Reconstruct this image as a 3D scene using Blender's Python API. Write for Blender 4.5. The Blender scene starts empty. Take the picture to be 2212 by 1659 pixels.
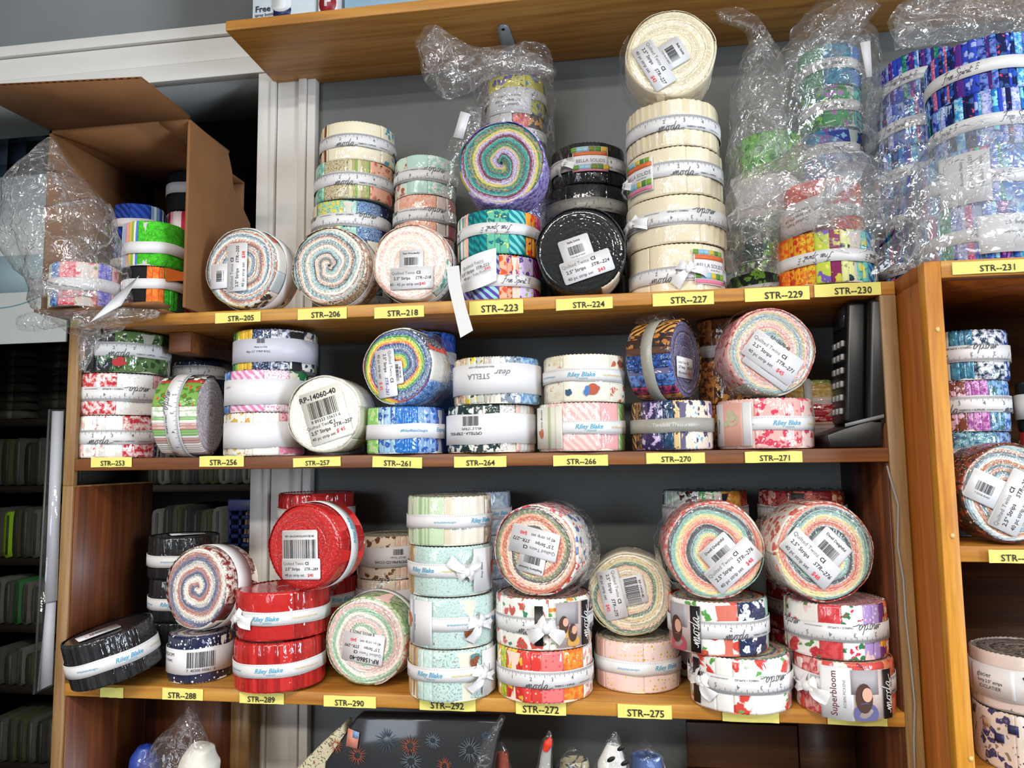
import bpy, math, random
import numpy as np
from mathutils import Vector, Matrix

# ------------------------------------------------------------------ camera, world, lights, exposure
SC = bpy.context.scene
COL = SC.collection
CAM = np.array([.7613, -.9308, -.0054]); YAW, PIT, ROL, FPX = -.1492, .097, -.0131, 1625.5
_F = np.array([math.sin(YAW)*math.cos(PIT), math.cos(YAW)*math.cos(PIT), math.sin(PIT)])
_R = np.array([math.cos(YAW), -math.sin(YAW), 0]); _U = np.cross(_R, _F)
_R, _U = _R*math.cos(ROL)+_U*math.sin(ROL), -_R*math.sin(ROL)+_U*math.cos(ROL)
cd = bpy.data.cameras.new('camera'); cam = bpy.data.objects.new('camera', cd); COL.objects.link(cam)
cd.sensor_fit = 'HORIZONTAL'; cd.sensor_width = 36; cd.lens = FPX/2212*36; cd.clip_start = .02
cam.matrix_world = Matrix(((_R[0], _U[0], -_F[0], CAM[0]), (_R[1], _U[1], -_F[1], CAM[1]), (_R[2], _U[2], -_F[2], CAM[2]), (0, 0, 0, 1)))
SC.camera = cam
SC.view_settings.view_transform = 'Standard'; SC.view_settings.look = 'None'
SC.view_settings.gamma = 1; SC.view_settings.use_curve_mapping = False
SC.view_settings.exposure = 0.07
SC.cycles.adaptive_threshold = .06; SC.cycles.transparent_max_bounces = 14; SC.cycles.max_bounces = 5; SC.cycles.diffuse_bounces = 3; SC.cycles.glossy_bounces = 2
wd = bpy.data.worlds.new('world'); SC.world = wd; wd.use_nodes = True
wd.node_tree.nodes['Background'].inputs[0].default_value = (.75, .85, 1, 1)
wd.node_tree.nodes['Background'].inputs[1].default_value = .3

def area(name, loc, rot, sx, sy, power, col):
    l = bpy.data.lights.new(name, 'AREA'); l.shape = 'RECTANGLE'; l.size = sx; l.size_y = sy
    l.energy = power; l.color = col
    o = bpy.data.objects.new(name, l); COL.objects.link(o); o.location = loc; o.rotation_euler = rot
    return o
# ceiling fluorescent tubes behind the photographer, and the shop window's daylight coming in from the side
area('ceiling_tube_light', (.45, -2.0, 1.215), (0, 0, 0), 1.2, .26, 46, (1, .94, .85))
area('ceiling_tube_light', (1.7, -3.1, 1.215), (0, 0, 0), 1.2, .26, 50, (1, .94, .85))
area('ceiling_tube_light', (-.8, -3.1, 1.215), (0, 0, 0), 1.2, .26, 50, (1, .94, .85))
area('window_daylight', (3.36, -1.9, .1), (0, math.radians(90), 0), 1.3, .8, 80, (.74, .86, 1))
area('shop_front_daylight', (-1.7, -4.96, .35), (math.radians(90), 0, 0), 1.8, 1.5, 62, (.76, .87, 1))

# ------------------------------------------------------------------ helpers
def hx(s):
    c = [int(s[i:i+2], 16)/255 for i in (0, 2, 4)]
    return tuple(x/12.92 if x <= .04045 else ((x+.055)/1.055)**2.4 for x in c)+(1.0,)

def ray(u, v): return _F+_R*(u-1106)/FPX+_U*(829.5-v)/FPX
def at(u, v, ax, val):                      # the point of the plane (axis = value) behind a spot of the photograph
    d = ray(u, v); return CAM+d*(val-CAM[ax])/d[ax]
def atY(u, v, y): return at(u, v, 1, y)
def px(P):
    d = np.array(P)-CAM; z = d@_F
    return 1106+FPX*(d@_R)/z, 829.5-FPX*(d@_U)/z
def pxm(P): return FPX/((np.array(P)-CAM)@_F)

def tag(o, label=None, cat=None, group=None, kind=None):
    if label: o['label'] = label
    if cat: o['category'] = cat
    if group: o['group'] = group
    if kind: o['kind'] = kind
    return o
def empty(name, M=None):
    o = bpy.data.objects.new(name, None); COL.objects.link(o); o.empty_display_size = .02
    if M is not None: o.matrix_world = M
    return o
def link(name, me, mat, parent=None, M=None):
    o = bpy.data.objects.new(name, me); COL.objects.link(o)
    if mat is not None and not me.materials: me.materials.append(mat)
    if parent is not None: o.parent = parent
    if M is not None: o.matrix_basis = M
    return o
def mesh(name, V, F, smooth=False, uv=None, cols=None, pt=None):
    V = np.asarray(V, dtype=np.float32).reshape(-1, 3)
    me = bpy.data.meshes.new(name)
    if isinstance(F, np.ndarray):
        k, n = F.shape; tot = np.full(k, n, dtype=np.int32); flat = F.astype(np.int32).ravel()
    else:
        tot = np.array([len(f) for f in F], dtype=np.int32); flat = np.array([i for f in F for i in f], dtype=np.int32); k = len(tot)
    me.vertices.add(len(V)); me.vertices.foreach_set('co', V.ravel())
    me.loops.add(len(flat)); me.loops.foreach_set('vertex_index', flat)
    me.polygons.add(k); st = np.zeros(k, dtype=np.int32); st[1:] = np.cumsum(tot)[:-1]
    me.polygons.foreach_set('loop_start', st); me.polygons.foreach_set('loop_total', tot)
    if smooth: me.polygons.foreach_set('use_smooth', np.ones(k, dtype=bool))
    if uv is not None:
        l = me.uv_layers.new(name='UVMap'); l.data.foreach_set('uv', np.asarray(uv, dtype=np.float32)[flat].ravel())
    if cols is not None:
        for nm, c in cols.items():
            a = me.color_attributes.new(nm, 'FLOAT_COLOR', 'CORNER')
            c = np.asarray(c, dtype=np.float32)
            c = np.tile(c, (len(flat), 1)) if c.ndim == 1 else np.repeat(c, tot, axis=0)
            a.data.foreach_set('color', c.ravel())
    if pt is not None:
        a = me.attributes.new('pt', 'FLOAT', 'CORNER')
        a.data.foreach_set('value', np.full(len(flat), pt, dtype=np.float32))
    me.update(calc_edges=True); me.validate()
    return me
def gridF(n, m, wrap=False):
    i = np.arange(n-1)[:, None]; j = np.arange(m if wrap else m-1)[None, :]; j2 = (j+1) % m
    return np.stack([(i*m+j), (i*m+j2), ((i+1)*m+j2), ((i+1)*m+j)], -1).reshape(-1, 4)
class MB:
    def __init__(s): s.V = []; s.F = []
    def add(s, V, F):
        n = len(s.V); s.V += [tuple(v) for v in V]; s.F += [tuple(int(i)+n for i in f) for f in F]; return s
    def box(s, lo, hi, M=None):
        x0, y0, z0 = lo; x1, y1, z1 = hi
        V = [(x0,y0,z0),(x1,y0,z0),(x1,y1,z0),(x0,y1,z0),(x0,y0,z1),(x1,y0,z1),(x1,y1,z1),(x0,y1,z1)]
        if M is not None: V = [tuple(M @ Vector(v)) for v in V]
        return s.add(V, [(3,2,1,0),(4,5,6,7),(0,1,5,4),(1,2,6,5),(2,3,7,6),(3,0,4,7)])
    def prism(s, pts, d, M=None):           # outline in x,z, thickness d along y
        n = len(pts); V = [(x, 0, z) for x, z in pts]+[(x, d, z) for x, z in pts]
        if M is not None: V = [tuple(M @ Vector(v)) for v in V]
        return s.add(V, [tuple(range(n)), tuple(range(2*n-1, n-1, -1))]+[(i, i+n, (i+1) % n+n, (i+1) % n) for i in range(n)])
    def tube(s, pts, r, n=8, closed=False):
        pts = [Vector(p) for p in pts]; k = len(pts); rings = []
        rr = r if isinstance(r, (list, tuple)) else [r]*k
        for i, p in enumerate(pts):
            t = (pts[min(i+1, k-1)]-pts[max(i-1, 0)]).normalized()
            a = t.cross(Vector((0, 0, 1)) if abs(t.z) < .9 else Vector((1, 0, 0))).normalized(); b = t.cross(a)
            rings.append([p+(a*math.cos(q*2*math.pi/n)+b*math.sin(q*2*math.pi/n))*rr[i] for q in range(n)])
        F = [(i*n+j, i*n+(j+1) % n, (i+1)*n+(j+1) % n, (i+1)*n+j) for i in range(k-1) for j in range(n)]
        F += [tuple(range(n-1, -1, -1)), tuple(range((k-1)*n, k*n))]
        return s.add([v for q in rings for v in q], F)
    def build(s, name, mat, parent=None, bevel=0, smooth=False, M=None):
        o = link(name, mesh(name, s.V, s.F, smooth), mat, parent, M)
        if bevel:
            b = o.modifiers.new('bevel', 'BEVEL'); b.width = bevel; b.segments = 2; b.limit_method = 'ANGLE'
        return o

# ------------------------------------------------------------------ materials
MATS = {}
def nodes(name):
    m = bpy.data.materials.new(name); m.use_nodes = True; nt = m.node_tree
    return m, nt, nt.nodes['Principled BSDF'], nt.nodes.new, nt.links.new
def mat(name, col, rough=.6, metal=0, spec=.5, noise=0, nscale=40, bump=0, coat=0, emit=None):
    if name in MATS: return MATS[name]
    m, nt, b, N, L = nodes(name)
    c = hx(col) if isinstance(col, str) else col
    b.inputs['Base Color'].default_value = c; b.inputs['Roughness'].default_value = rough
    b.inputs['Metallic'].default_value = metal; b.inputs['Specular IOR Level'].default_value = spec
    b.inputs['Coat Weight'].default_value = coat; b.inputs['Coat Roughness'].default_value = .08
    if emit: b.inputs['Emission Color'].default_value = hx(emit[0]); b.inputs['Emission Strength'].default_value = emit[1]
    if noise or bump:
        tc = N('ShaderNodeTexCoord'); n = N('ShaderNodeTexNoise'); n.inputs['Scale'].default_value = nscale; n.inputs['Detail'].default_value = 5
        L(tc.outputs['Object'], n.inputs['Vector'])
        if noise:
            mx = N('ShaderNodeMix'); mx.data_type = 'RGBA'; mx.blend_type = 'MULTIPLY'
            mx.inputs[6].default_value = c
            rp = N('ShaderNodeValToRGB'); rp.color_ramp.elements[0].color = (1-noise,)*3+(1,); rp.color_ramp.elements[0].position = .3
            rp.color_ramp.elements[1].position = .7
            L(n.outputs['Fac'], rp.inputs[0]); mx.inputs[0].default_value = 1; L(rp.outputs[0], mx.inputs[7]); L(mx.outputs[2], b.inputs['Base Color'])
        if bump:
            bp = N('ShaderNodeBump'); bp.inputs['Strength'].default_value = bump; bp.inputs['Distance'].default_value = .002
            L(n.outputs['Fac'], bp.inputs['Height']); L(bp.outputs[0], b.inputs['Normal'])
    MATS[name] = m; return m
def wood(name, c0, c1, c2, axis=0, scale=1, rough=.45, knots=True):
    m, nt, b, N, L = nodes(name)
    tc = N('ShaderNodeTexCoord'); mp = N('ShaderNodeMapping'); sc = [26*scale]*3; sc[axis] = 1.6*scale
    mp.inputs['Scale'].default_value = sc; L(tc.outputs['Object'], mp.inputs['Vector'])
    n = N('ShaderNodeTexNoise'); n.inputs['Scale'].default_value = 1.4; n.inputs['Detail'].default_value = 6; n.inputs['Distortion'].default_value = 1.2
    L(mp.outputs[0], n.inputs['Vector'])
    n2 = N('ShaderNodeTexNoise'); n2.inputs['Scale'].default_value = 7; n2.inputs['Detail'].default_value = 3; L(mp.outputs[0], n2.inputs['Vector'])
    rp = N('ShaderNodeValToRGB'); e = rp.color_ramp.elements; e[0].position = .3; e[0].color = hx(c0); e[1].position = .72; e[1].color = hx(c2)
    e2 = e.new(.5); e2.color = hx(c1); L(n.outputs['Fac'], rp.inputs[0])
    mx = N('ShaderNodeMix'); mx.data_type = 'RGBA'; mx.blend_type = 'MULTIPLY'; mx.inputs[0].default_value = .35
    r2 = N('ShaderNodeValToRGB'); r2.color_ramp.elements[0].position = .35; r2.color_ramp.elements[0].color = (.45, .38, .3, 1); r2.color_ramp.elements[1].position = .55
    L(n2.outputs['Fac'], r2.inputs[0]); L(rp.outputs[0], mx.inputs[6]); L(r2.outputs[0], mx.inputs[7]); L(mx.outputs[2], b.inputs['Base Color'])
    bp = N('ShaderNodeBump'); bp.inputs['Strength'].default_value = .25; bp.inputs['Distance'].default_value = .001
    L(n2.outputs['Fac'], bp.inputs['Height']); L(bp.outputs[0], b.inputs['Normal'])
    b.inputs['Roughness'].default_value = rough
    MATS[name] = m; return m
def fabric(name, wrap, wrinkle=.42):
    m, nt, b, N, L = nodes(name)
    def attr(n): a = N('ShaderNodeAttribute'); a.attribute_name = n; return a
    ca, cb, cc, pt = attr('ca'), attr('cb'), attr('cc'), attr('pt')
    uv = N('ShaderNodeUVMap'); uv.uv_map = 'UVMap'
    def math_(op, a, b_=None, clamp=False):
        x = N('ShaderNodeMath'); x.operation = op; x.use_clamp = clamp
        for i, q in enumerate((a, b_)):
            if q is None: continue
            if isinstance(q, (int, float)): x.inputs[i].default_value = q
            else: L(q, x.inputs[i])
        return x.outputs[0]
    def step(x, t, w): return math_('MULTIPLY', math_('SUBTRACT', x, t-w/2), 1/w, True)
    nz = N('ShaderNodeTexNoise'); nz.inputs['Scale'].default_value = 150; nz.inputs['Detail'].default_value = 3; L(uv.outputs[0], nz.inputs['Vector'])
    nf = N('ShaderNodeTexNoise'); nf.inputs['Scale'].default_value = 430; nf.inputs['Detail'].default_value = 1; L(uv.outputs[0], nf.inputs['Vector'])
    wv = N('ShaderNodeVectorMath'); wv.operation = 'MULTIPLY_ADD'; wv.inputs[1].default_value = (.012, .012, 0)
    L(nz.outputs['Color'], wv.inputs[0]); L(uv.outputs[0], wv.inputs[2])
    vo = N('ShaderNodeTexVoronoi'); vo.inputs['Scale'].default_value = 95; L(wv.outputs[0], vo.inputs['Vector'])
    vd = N('ShaderNodeTexVoronoi'); vd.inputs['Scale'].default_value = 190; vd.inputs['Randomness'].default_value = .55; L(uv.outputs[0], vd.inputs['Vector'])
    wa = N('ShaderNodeTexWave'); wa.inputs['Scale'].default_value = 55; wa.inputs['Distortion'].default_value = 2.5; wa.inputs['Detail'].default_value = 1
    wa.bands_direction = 'DIAGONAL'; L(uv.outputs[0], wa.inputs['Vector'])
    inv = lambda x: math_('SUBTRACT', 1, x)
    vl = N('ShaderNodeTexVoronoi'); vl.inputs['Scale'].default_value = 120; L(wv.outputs[0], vl.inputs['Vector'])
    petal = inv(step(vo.outputs['Distance'], .40, .06)); core = inv(step(vo.outputs['Distance'], .12, .05))
    leaf = math_('ADD', core, math_('MULTIPLY', inv(petal), inv(step(vl.outputs['Distance'], .24, .05))), True)
    ms = {1: (petal, leaf),
          2: (step(nz.outputs['Fac'], .50, .14), step(nf.outputs['Fac'], .64, .05)),
          3: (inv(step(vd.outputs['Distance'], .26, .06)), None),
          4: (step(nf.outputs['Fac'], .57, .06), inv(step(vo.outputs['Distance'], .10, .05))),
          5: (step(wa.outputs['Fac'], .5, .12), None)}
    f1 = f2 = None
    for k, (a, c) in ms.items():
        eq = N('ShaderNodeMath'); eq.operation = 'COMPARE'; L(pt.outputs['Fac'], eq.inputs[0]); eq.inputs[1].default_value = k; eq.inputs[2].default_value = .3
        t = math_('MULTIPLY', eq.outputs[0], a); f1 = t if f1 is None else math_('ADD', f1, t)
        if c is not None:
            t = math_('MULTIPLY', eq.outputs[0], c); f2 = t if f2 is None else math_('ADD', f2, t)
    def mix(f, a, c):
        x = N('ShaderNodeMix'); x.data_type = 'RGBA'; L(f, x.inputs[0]); L(a, x.inputs[6]); L(c, x.inputs[7]); return x.outputs[2]
    col = mix(f2, mix(f1, ca.outputs['Color'], cb.outputs['Color']), cc.outputs['Color'])
    L(col, b.inputs['Base Color']); b.inputs['Roughness'].default_value = .8; b.inputs['Specular IOR Level'].default_value = .25
    tc = N('ShaderNodeTexCoord')
    if wrap:
        wr = N('ShaderNodeTexNoise'); wr.inputs['Scale'].default_value = 55; wr.inputs['Detail'].default_value = 2; wr.inputs['Distortion'].default_value = 1.6
        mp = N('ShaderNodeMapping'); mp.inputs['Scale'].default_value = (1.5, 1.5, .8); L(tc.outputs['Object'], mp.inputs[0]); L(mp.outputs[0], wr.inputs['Vector'])
        b2 = N('ShaderNodeBump'); b2.inputs['Strength'].default_value = wrinkle; b2.inputs['Distance'].default_value = .0035
        L(wr.outputs['Fac'], b2.inputs['Height']); L(b2.outputs[0], b.inputs['Coat Normal'])
        b.inputs['Coat Weight'].default_value = 1; b.inputs['Coat Roughness'].default_value = .06; b.inputs['Coat IOR'].default_value = 1.6
    MATS[name] = m; return m
def film(name, haze=.03, gloss=.0, rough=.07, tint=(.985, .985, .985, 1), bump=.5, bscale=38, crease=.24, cscale=19):
    m = bpy.data.materials.new(name); m.use_nodes = True; nt = m.node_tree; nt.nodes.clear(); N = nt.nodes.new; L = nt.links.new
    out = N('ShaderNodeOutputMaterial'); tr = N('ShaderNodeBsdfTransparent'); tr.inputs[0].default_value = tint
    gl = N('ShaderNodeBsdfGlossy'); gl.inputs['Roughness'].default_value = rough; gl.inputs[0].default_value = (1, 1, 1, 1)
    df = N('ShaderNodeBsdfDiffuse'); df.inputs[0].default_value = (.93, .94, .95, 1)
    tl = N('ShaderNodeBsdfTranslucent'); tl.inputs[0].default_value = (.93, .94, .95, 1)
    md = N('ShaderNodeMixShader'); md.inputs[0].default_value = .5; L(df.outputs[0], md.inputs[1]); L(tl.outputs[0], md.inputs[2])
    fr = N('ShaderNodeLayerWeight'); fr.inputs[0].default_value = .5          # the same on both sides of the film
    tc = N('ShaderNodeTexCoord'); nz = N('ShaderNodeTexNoise'); nz.inputs['Scale'].default_value = bscale; nz.inputs['Detail'].default_value = 2; nz.inputs['Distortion'].default_value = 1.5
    L(tc.outputs['Object'], nz.inputs['Vector'])
    bp = N('ShaderNodeBump'); bp.inputs['Strength'].default_value = bump; bp.inputs['Distance'].default_value = .006
    wv = N('ShaderNodeVectorMath'); wv.operation = 'MULTIPLY_ADD'; wv.inputs[1].default_value = (.03, .03, .03); L(nz.outputs['Color'], wv.inputs[0]); L(tc.outputs['Object'], wv.inputs[2])
    vo = N('ShaderNodeTexVoronoi'); vo.feature = 'DISTANCE_TO_EDGE'; vo.inputs['Scale'].default_value = cscale; L(wv.outputs[0], vo.inputs['Vector'])
    vf = N('ShaderNodeTexVoronoi'); vf.feature = 'DISTANCE_TO_EDGE'; vf.inputs['Scale'].default_value = cscale*2.7; L(wv.outputs[0], vf.inputs['Vector'])
    def line(v, w):
        r = N('ShaderNodeMapRange'); r.inputs[1].default_value = 0; r.inputs[2].default_value = w; r.inputs[3].default_value = 1; r.inputs[4].default_value = 0; L(v.outputs['Distance'], r.inputs[0]); return r.outputs[0]
    a1 = N('ShaderNodeMath'); a1.operation = 'MULTIPLY_ADD'; L(line(vf, .05), a1.inputs[0]); a1.inputs[1].default_value = .18; L(line(vo, .035), a1.inputs[2])
    hs = N('ShaderNodeMath'); hs.operation = 'MULTIPLY_ADD'; L(a1.outputs[0], hs.inputs[0]); hs.inputs[1].default_value = .8; L(nz.outputs['Fac'], hs.inputs[2])
    hz = N('ShaderNodeMath'); hz.operation = 'MULTIPLY_ADD'; hz.use_clamp = True; L(a1.outputs[0], hz.inputs[0]); hz.inputs[1].default_value = crease; hz.inputs[2].default_value = haze
    L(hs.outputs[0], bp.inputs['Height']); L(bp.outputs[0], gl.inputs['Normal']); L(bp.outputs[0], fr.inputs['Normal'])
    ad = N('ShaderNodeMath'); ad.operation = 'MULTIPLY_ADD'; ad.inputs[1].default_value = .75; ad.inputs[2].default_value = .05+gloss; ad.use_clamp = True
    pw = N('ShaderNodeMath'); pw.operation = 'POWER'; pw.inputs[1].default_value = 4; L(fr.outputs['Facing'], pw.inputs[0]); L(pw.outputs[0], ad.inputs[0])
    m1 = N('ShaderNodeMixShader'); L(hz.outputs[0], m1.inputs[0]); L(tr.outputs[0], m1.inputs[1]); L(md.outputs[0], m1.inputs[2])
    m2 = N('ShaderNodeMixShader'); L(ad.outputs[0], m2.inputs[0]); L(m1.outputs[0], m2.inputs[1]); L(gl.outputs[0], m2.inputs[2])
    L(m2.outputs[0], out.inputs[0]); MATS[name] = m; return m

FAB, FABW = fabric('fabric', False), fabric('fabric_wrapped', True)
FABC, FABS = fabric('coil_under_film', True, .24), fabric('coil_under_taut_film', True, .07)
FILM = film('clear_film'); FILM2 = film('crinkled_bag_film', haze=.07, gloss=.05, rough=.09, bump=.6, crease=.32); FILM4 = film('flat_sleeve_film', haze=.01, rough=.05, bump=.03, crease=0); FILM5 = film('milky_bag_film', haze=.26, gloss=.05, rough=.12, bump=.7, crease=.4)
FILM3 = film('loose_wrap_film', haze=.02, rough=.05, bump=.7, crease=.16, cscale=30)
PINE = wood('pine_honey', 'a86a28', 'c08434', 'cf9c4a', 0); PINEZ = wood('pine_post', '70502c', '8f6a3e', 'a98658', 2, 1.2)
PINE_UP = wood('pine_upper', 'b4762e', 'cf9142', 'dba458', 0, .8)
BROWN = wood('pine_brown_stain', '5f341a', '7c4824', '98602f', 0); REDW = wood('panel_red_stain', '4a2511', '63331a', '7d4824', 2)
ORANGE = wood('cabinet_orange_pine', 'b87018', 'd08a22', 'e0a036', 2, 1.6); ORANGES = wood('cabinet_side_stain', '7a3f10', '8f4d14', 'a05c1c', 2, .6)
DARKW = wood('dark_panel', '3c2312', '50301a', '63401f', 0)
PAPER = mat('white_paper', 'e6e4e6', .65); SATIN = mat('white_satin_ribbon', 'e6e4e4', .42, bump=.15, nscale=120)
STICK = mat('sticker_gloss', 'e6e4e6', .3); INK = mat('ink_black', '17171a', .6); INKG = mat('ink_grey', '6d6e73', .6)
RED = mat('ink_red', 'dc3a44', .6); BLUE = mat('ink_teal', '4aa3c4', .6); GOLD = mat('ink_yellow', 'e6c65c', .6)
YEL = mat('tag_yellow', 'eee27a', .6); VINK = mat('ink_violet', '4a3fa8', .6); RULE = mat('ink_ruler_grey', '6c6e74', .6)
GREYT = mat('sheer_grey_ribbon', 'a3a096', .35, bump=.3, nscale=150)

# ------------------------------------------------------------------ lettering
_TX = {}
def text_mesh(s, shear=0, bold=0):
    k = (s, shear, bold)
    if k not in _TX:
        c = bpy.data.curves.new('t', 'FONT'); c.body = s; c.size = 1; c.resolution_u = 2; c.shear = shear; c.offset = bold
        c.align_x = 'CENTER'; c.align_y = 'CENTER'
        o = bpy.data.objects.new('t', c); COL.objects.link(o)
        dg = bpy.context.evaluated_depsgraph_get(); me = bpy.data.meshes.new_from_object(o.evaluated_get(dg))
        V = np.array([v.co[:] for v in me.vertices], dtype=float).reshape(-1, 3); F = [tuple(p.vertices) for p in me.polygons]
        bpy.data.objects.remove(o); bpy.data.curves.remove(c); bpy.data.meshes.remove(me)
        if len(V): V[:, 1] -= .12
        _TX[k] = (V[:, :2], F)
    return _TX[k]
MODA = [[(-.6,.35),(-.2,.2),(0,.9),(.15,.1),(.3,.8),(.5,1),(.55,.1),(.75,.85),(.95,.95),(1.0,.15),(1.2,.1),(1.5,.7),(1.75,1),(1.5,.75),(1.5,.2),(1.75,0),(2.0,.4),(1.9,.9),(2.1,.95),(2.5,.8),(2.9,1),(2.6,.9),(2.5,.3),(2.7,0),(3.0,.3),(3.25,1.9),(3.1,.6),(3.2,0),(3.5,.4),(3.9,.95),(4.1,.95),(3.8,.9),(3.65,.35),(3.85,0),(4.1,.4),(4.2,.9),(4.15,.2),(4.35,0),(4.8,.25),(5.4,.35)]]
FREE = [[(.0,1.6),(.5,1.9),(1.2,1.95)],[(.7,1.9),(.45,.8),(.2,-.3),(-.2,-.1)],[(.2,.9),(.9,1.0)],
        [(1.0,.1),(1.15,.8),(1.25,.65),(1.45,.85),(1.5,.3),(1.7,.05),(1.95,.4),(2.05,.75),(1.85,.8),(1.75,.35),(1.95,0),(2.3,.4),(2.45,.75),(2.25,.8),(2.15,.35),(2.35,0),(2.7,.35)],
        [(3.9,1.6),(3.6,1.95),(3.2,1.7),(3.4,1.2),(3.8,.7),(3.6,.1),(3.1,.1)],[(4.0,.7),(4.2,.85),(3.95,-.7)],[(4.15,.5),(4.4,.85),(4.6,.6),(4.4,.1),(4.15,.2)],
        [(4.7,.2),(4.9,.85),(4.9,.1),(5.1,.3)],[(5.1,.1),(5.25,.8),(5.4,.65),(5.6,.8),(5.65,.1),(5.8,.2)],[(5.8,.2),(5.95,.8),(5.98,.1),(6.2,.3)],
        [(6.3,1.5),(6.2,.3),(6.4,.05),(6.6,.3)],[(6.1,.95),(6.7,1.05)],[(4.95,1.2),(5.02,1.3)],[(6.0,1.2),(6.07,1.3)],
        [(7.3,.2),(7.6,.5),(7.9,.2)],[(7.3,.8),(7.6,1.1),(7.9,.8)],[(7.3,1.4),(7.6,1.7),(7.9,1.4)]]
def strokes(polys, w=.13, slant=.25):
    V = []; F = []
    for P in polys:
        P = [np.array(p, dtype=float) for p in P]; Q = []
        for i in range(len(P)-1):
            p0, p1, p2, p3 = P[max(i-1, 0)], P[i], P[i+1], P[min(i+2, len(P)-1)]
            for t in np.linspace(0, 1, 4, endpoint=False):
                Q.append(.5*((2*p1)+(-p0+p2)*t+(2*p0-5*p1+4*p2-p3)*t*t+(-p0+3*p1-3*p2+p3)*t**3))
        Q.append(P[-1]); Q = np.array(Q); Q[:, 0] += slant*Q[:, 1]
        T = np.gradient(Q, axis=0); T /= np.linalg.norm(T, axis=1)[:, None]+1e-9; Nn = np.stack([-T[:, 1], T[:, 0]], 1)*w/2
        n = len(V); A = Q+Nn; B = Q-Nn
        V += [v for ab in zip(A, B) for v in ab]
        F += [(n+2*i, n+2*i+1, n+2*i+3, n+2*i+2) for i in range(len(Q)-1)]
    V = np.array(V); V -= (V.max(0)+V.min(0))/2
    return V, F
_MODA, _FREE = strokes(MODA), strokes(FREE, .13, .35)
def glyphs(s, shear=0, bold=0):
    if s == '@moda': return _MODA[0]*.36, _MODA[1]
    if s == '@free': return _FREE[0]*.30, _FREE[1]
    if s[0] == '|':                          # bar code, one unit high
        r = random.Random(s); V = []; F = []; x = -.9
        while x < .9:
            w = r.choice((.02, .02, .04, .06)); n = len(V)
            V += [(x, -.5), (x+w, -.5), (x+w, .5), (x, .5)]; F.append((n, n+1, n+2, n+3)); x += w+r.choice((.02, .03, .05))
        return np.array(V), F
    if s[:2] == '##':                          # ruler ticks hanging from the top edge, length in the name
        n = int(s[2:]); V = []; F = []
        for i in range(n):
            h = 4 if i % 8 == 0 else 2.9 if i % 4 == 0 else 1.9; x = i-n/2; k = len(V)
            V += [(x, -h), (x+.36, -h), (x+.36, 0), (x, 0)]; F.append((k, k+1, k+2, k+3))
        return np.array(V)*.35, F
    return text_mesh(s, shear, bold)
def rot2(V, a):
    c, s = math.cos(a), math.sin(a); return np.stack([V[:, 0]*c-V[:, 1]*s, V[:, 0]*s+V[:, 1]*c], 1)
def bend(V, R, phi, z0):
    a = phi+V[:, 0]/R; return np.stack([R*np.sin(a), -R*np.cos(a), z0+V[:, 1]], 1)
def flat_print(items, name, parent, z, mt, M=None):      # items: (text, x, y, size, angle deg[, shear, bold]) on a plane z
    V = np.zeros((0, 3)); F = []
    for it in items:
        s, x, y, sz, ang = it[:5]; g, f = glyphs(s, *(it[5:]))
        if not len(g): continue
        g = rot2(g*sz, math.radians(ang))+np.array([x, y]); n = len(V)
        V = np.vstack([V, np.column_stack([g, np.full(len(g), z)])]); F += [tuple(i+n for i in q) for q in f]
    return link(name, mesh(name, V, F), mt, parent, M)
def bent_print(items, name, parent, R, mt):              # items: (text, phi deg, z, size, angle deg[, shear, bold]) round a cylinder
    V = np.zeros((0, 3)); F = []
    for it in items:
        s, ph, z, sz, ang = it[:5]; g, f = glyphs(s, *(it[5:]))
        if not len(g): continue
        g = bend(rot2(g*sz, math.radians(ang)), R, math.radians(ph), z); n = len(V)
        V = np.vstack([V, g]); F += [tuple(i+n for i in q) for q in f]
    return link(name, mesh(name, V, F), mt, parent)
def bent_patch(name, parent, R, ph, z, w, h, mt, ang=0, th=.0004, nx=14, bow=0):
    s = np.linspace(-w/2, w/2, nx); t = np.array([-h/2, h/2]); S, T = np.meshgrid(s, t, indexing='ij')
    g = rot2(np.column_stack([S.ravel(), T.ravel()]), math.radians(ang))
    A = bend(g, R, math.radians(ph), z); B = bend(g, R+th, math.radians(ph), z); n = len(A)
    F = [tuple(q[::-1]) for q in gridF(nx, 2)]; F2 = [tuple(i+n for i in q[::-1]) for q in F]
    E = [(0, 1, n+1, n), (2*nx-1, 2*nx-2, n+2*nx-2, n+2*nx-1)]
    for i in range(nx-1): E += [(2*i, n+2*i, n+2*i+2, 2*i+2), (2*i+1, 2*i+3, n+2*i+3, n+2*i+1)]
    return link(name, mesh(name, np.vstack([A, B]), F+F2+E, True), mt, parent)
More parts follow.
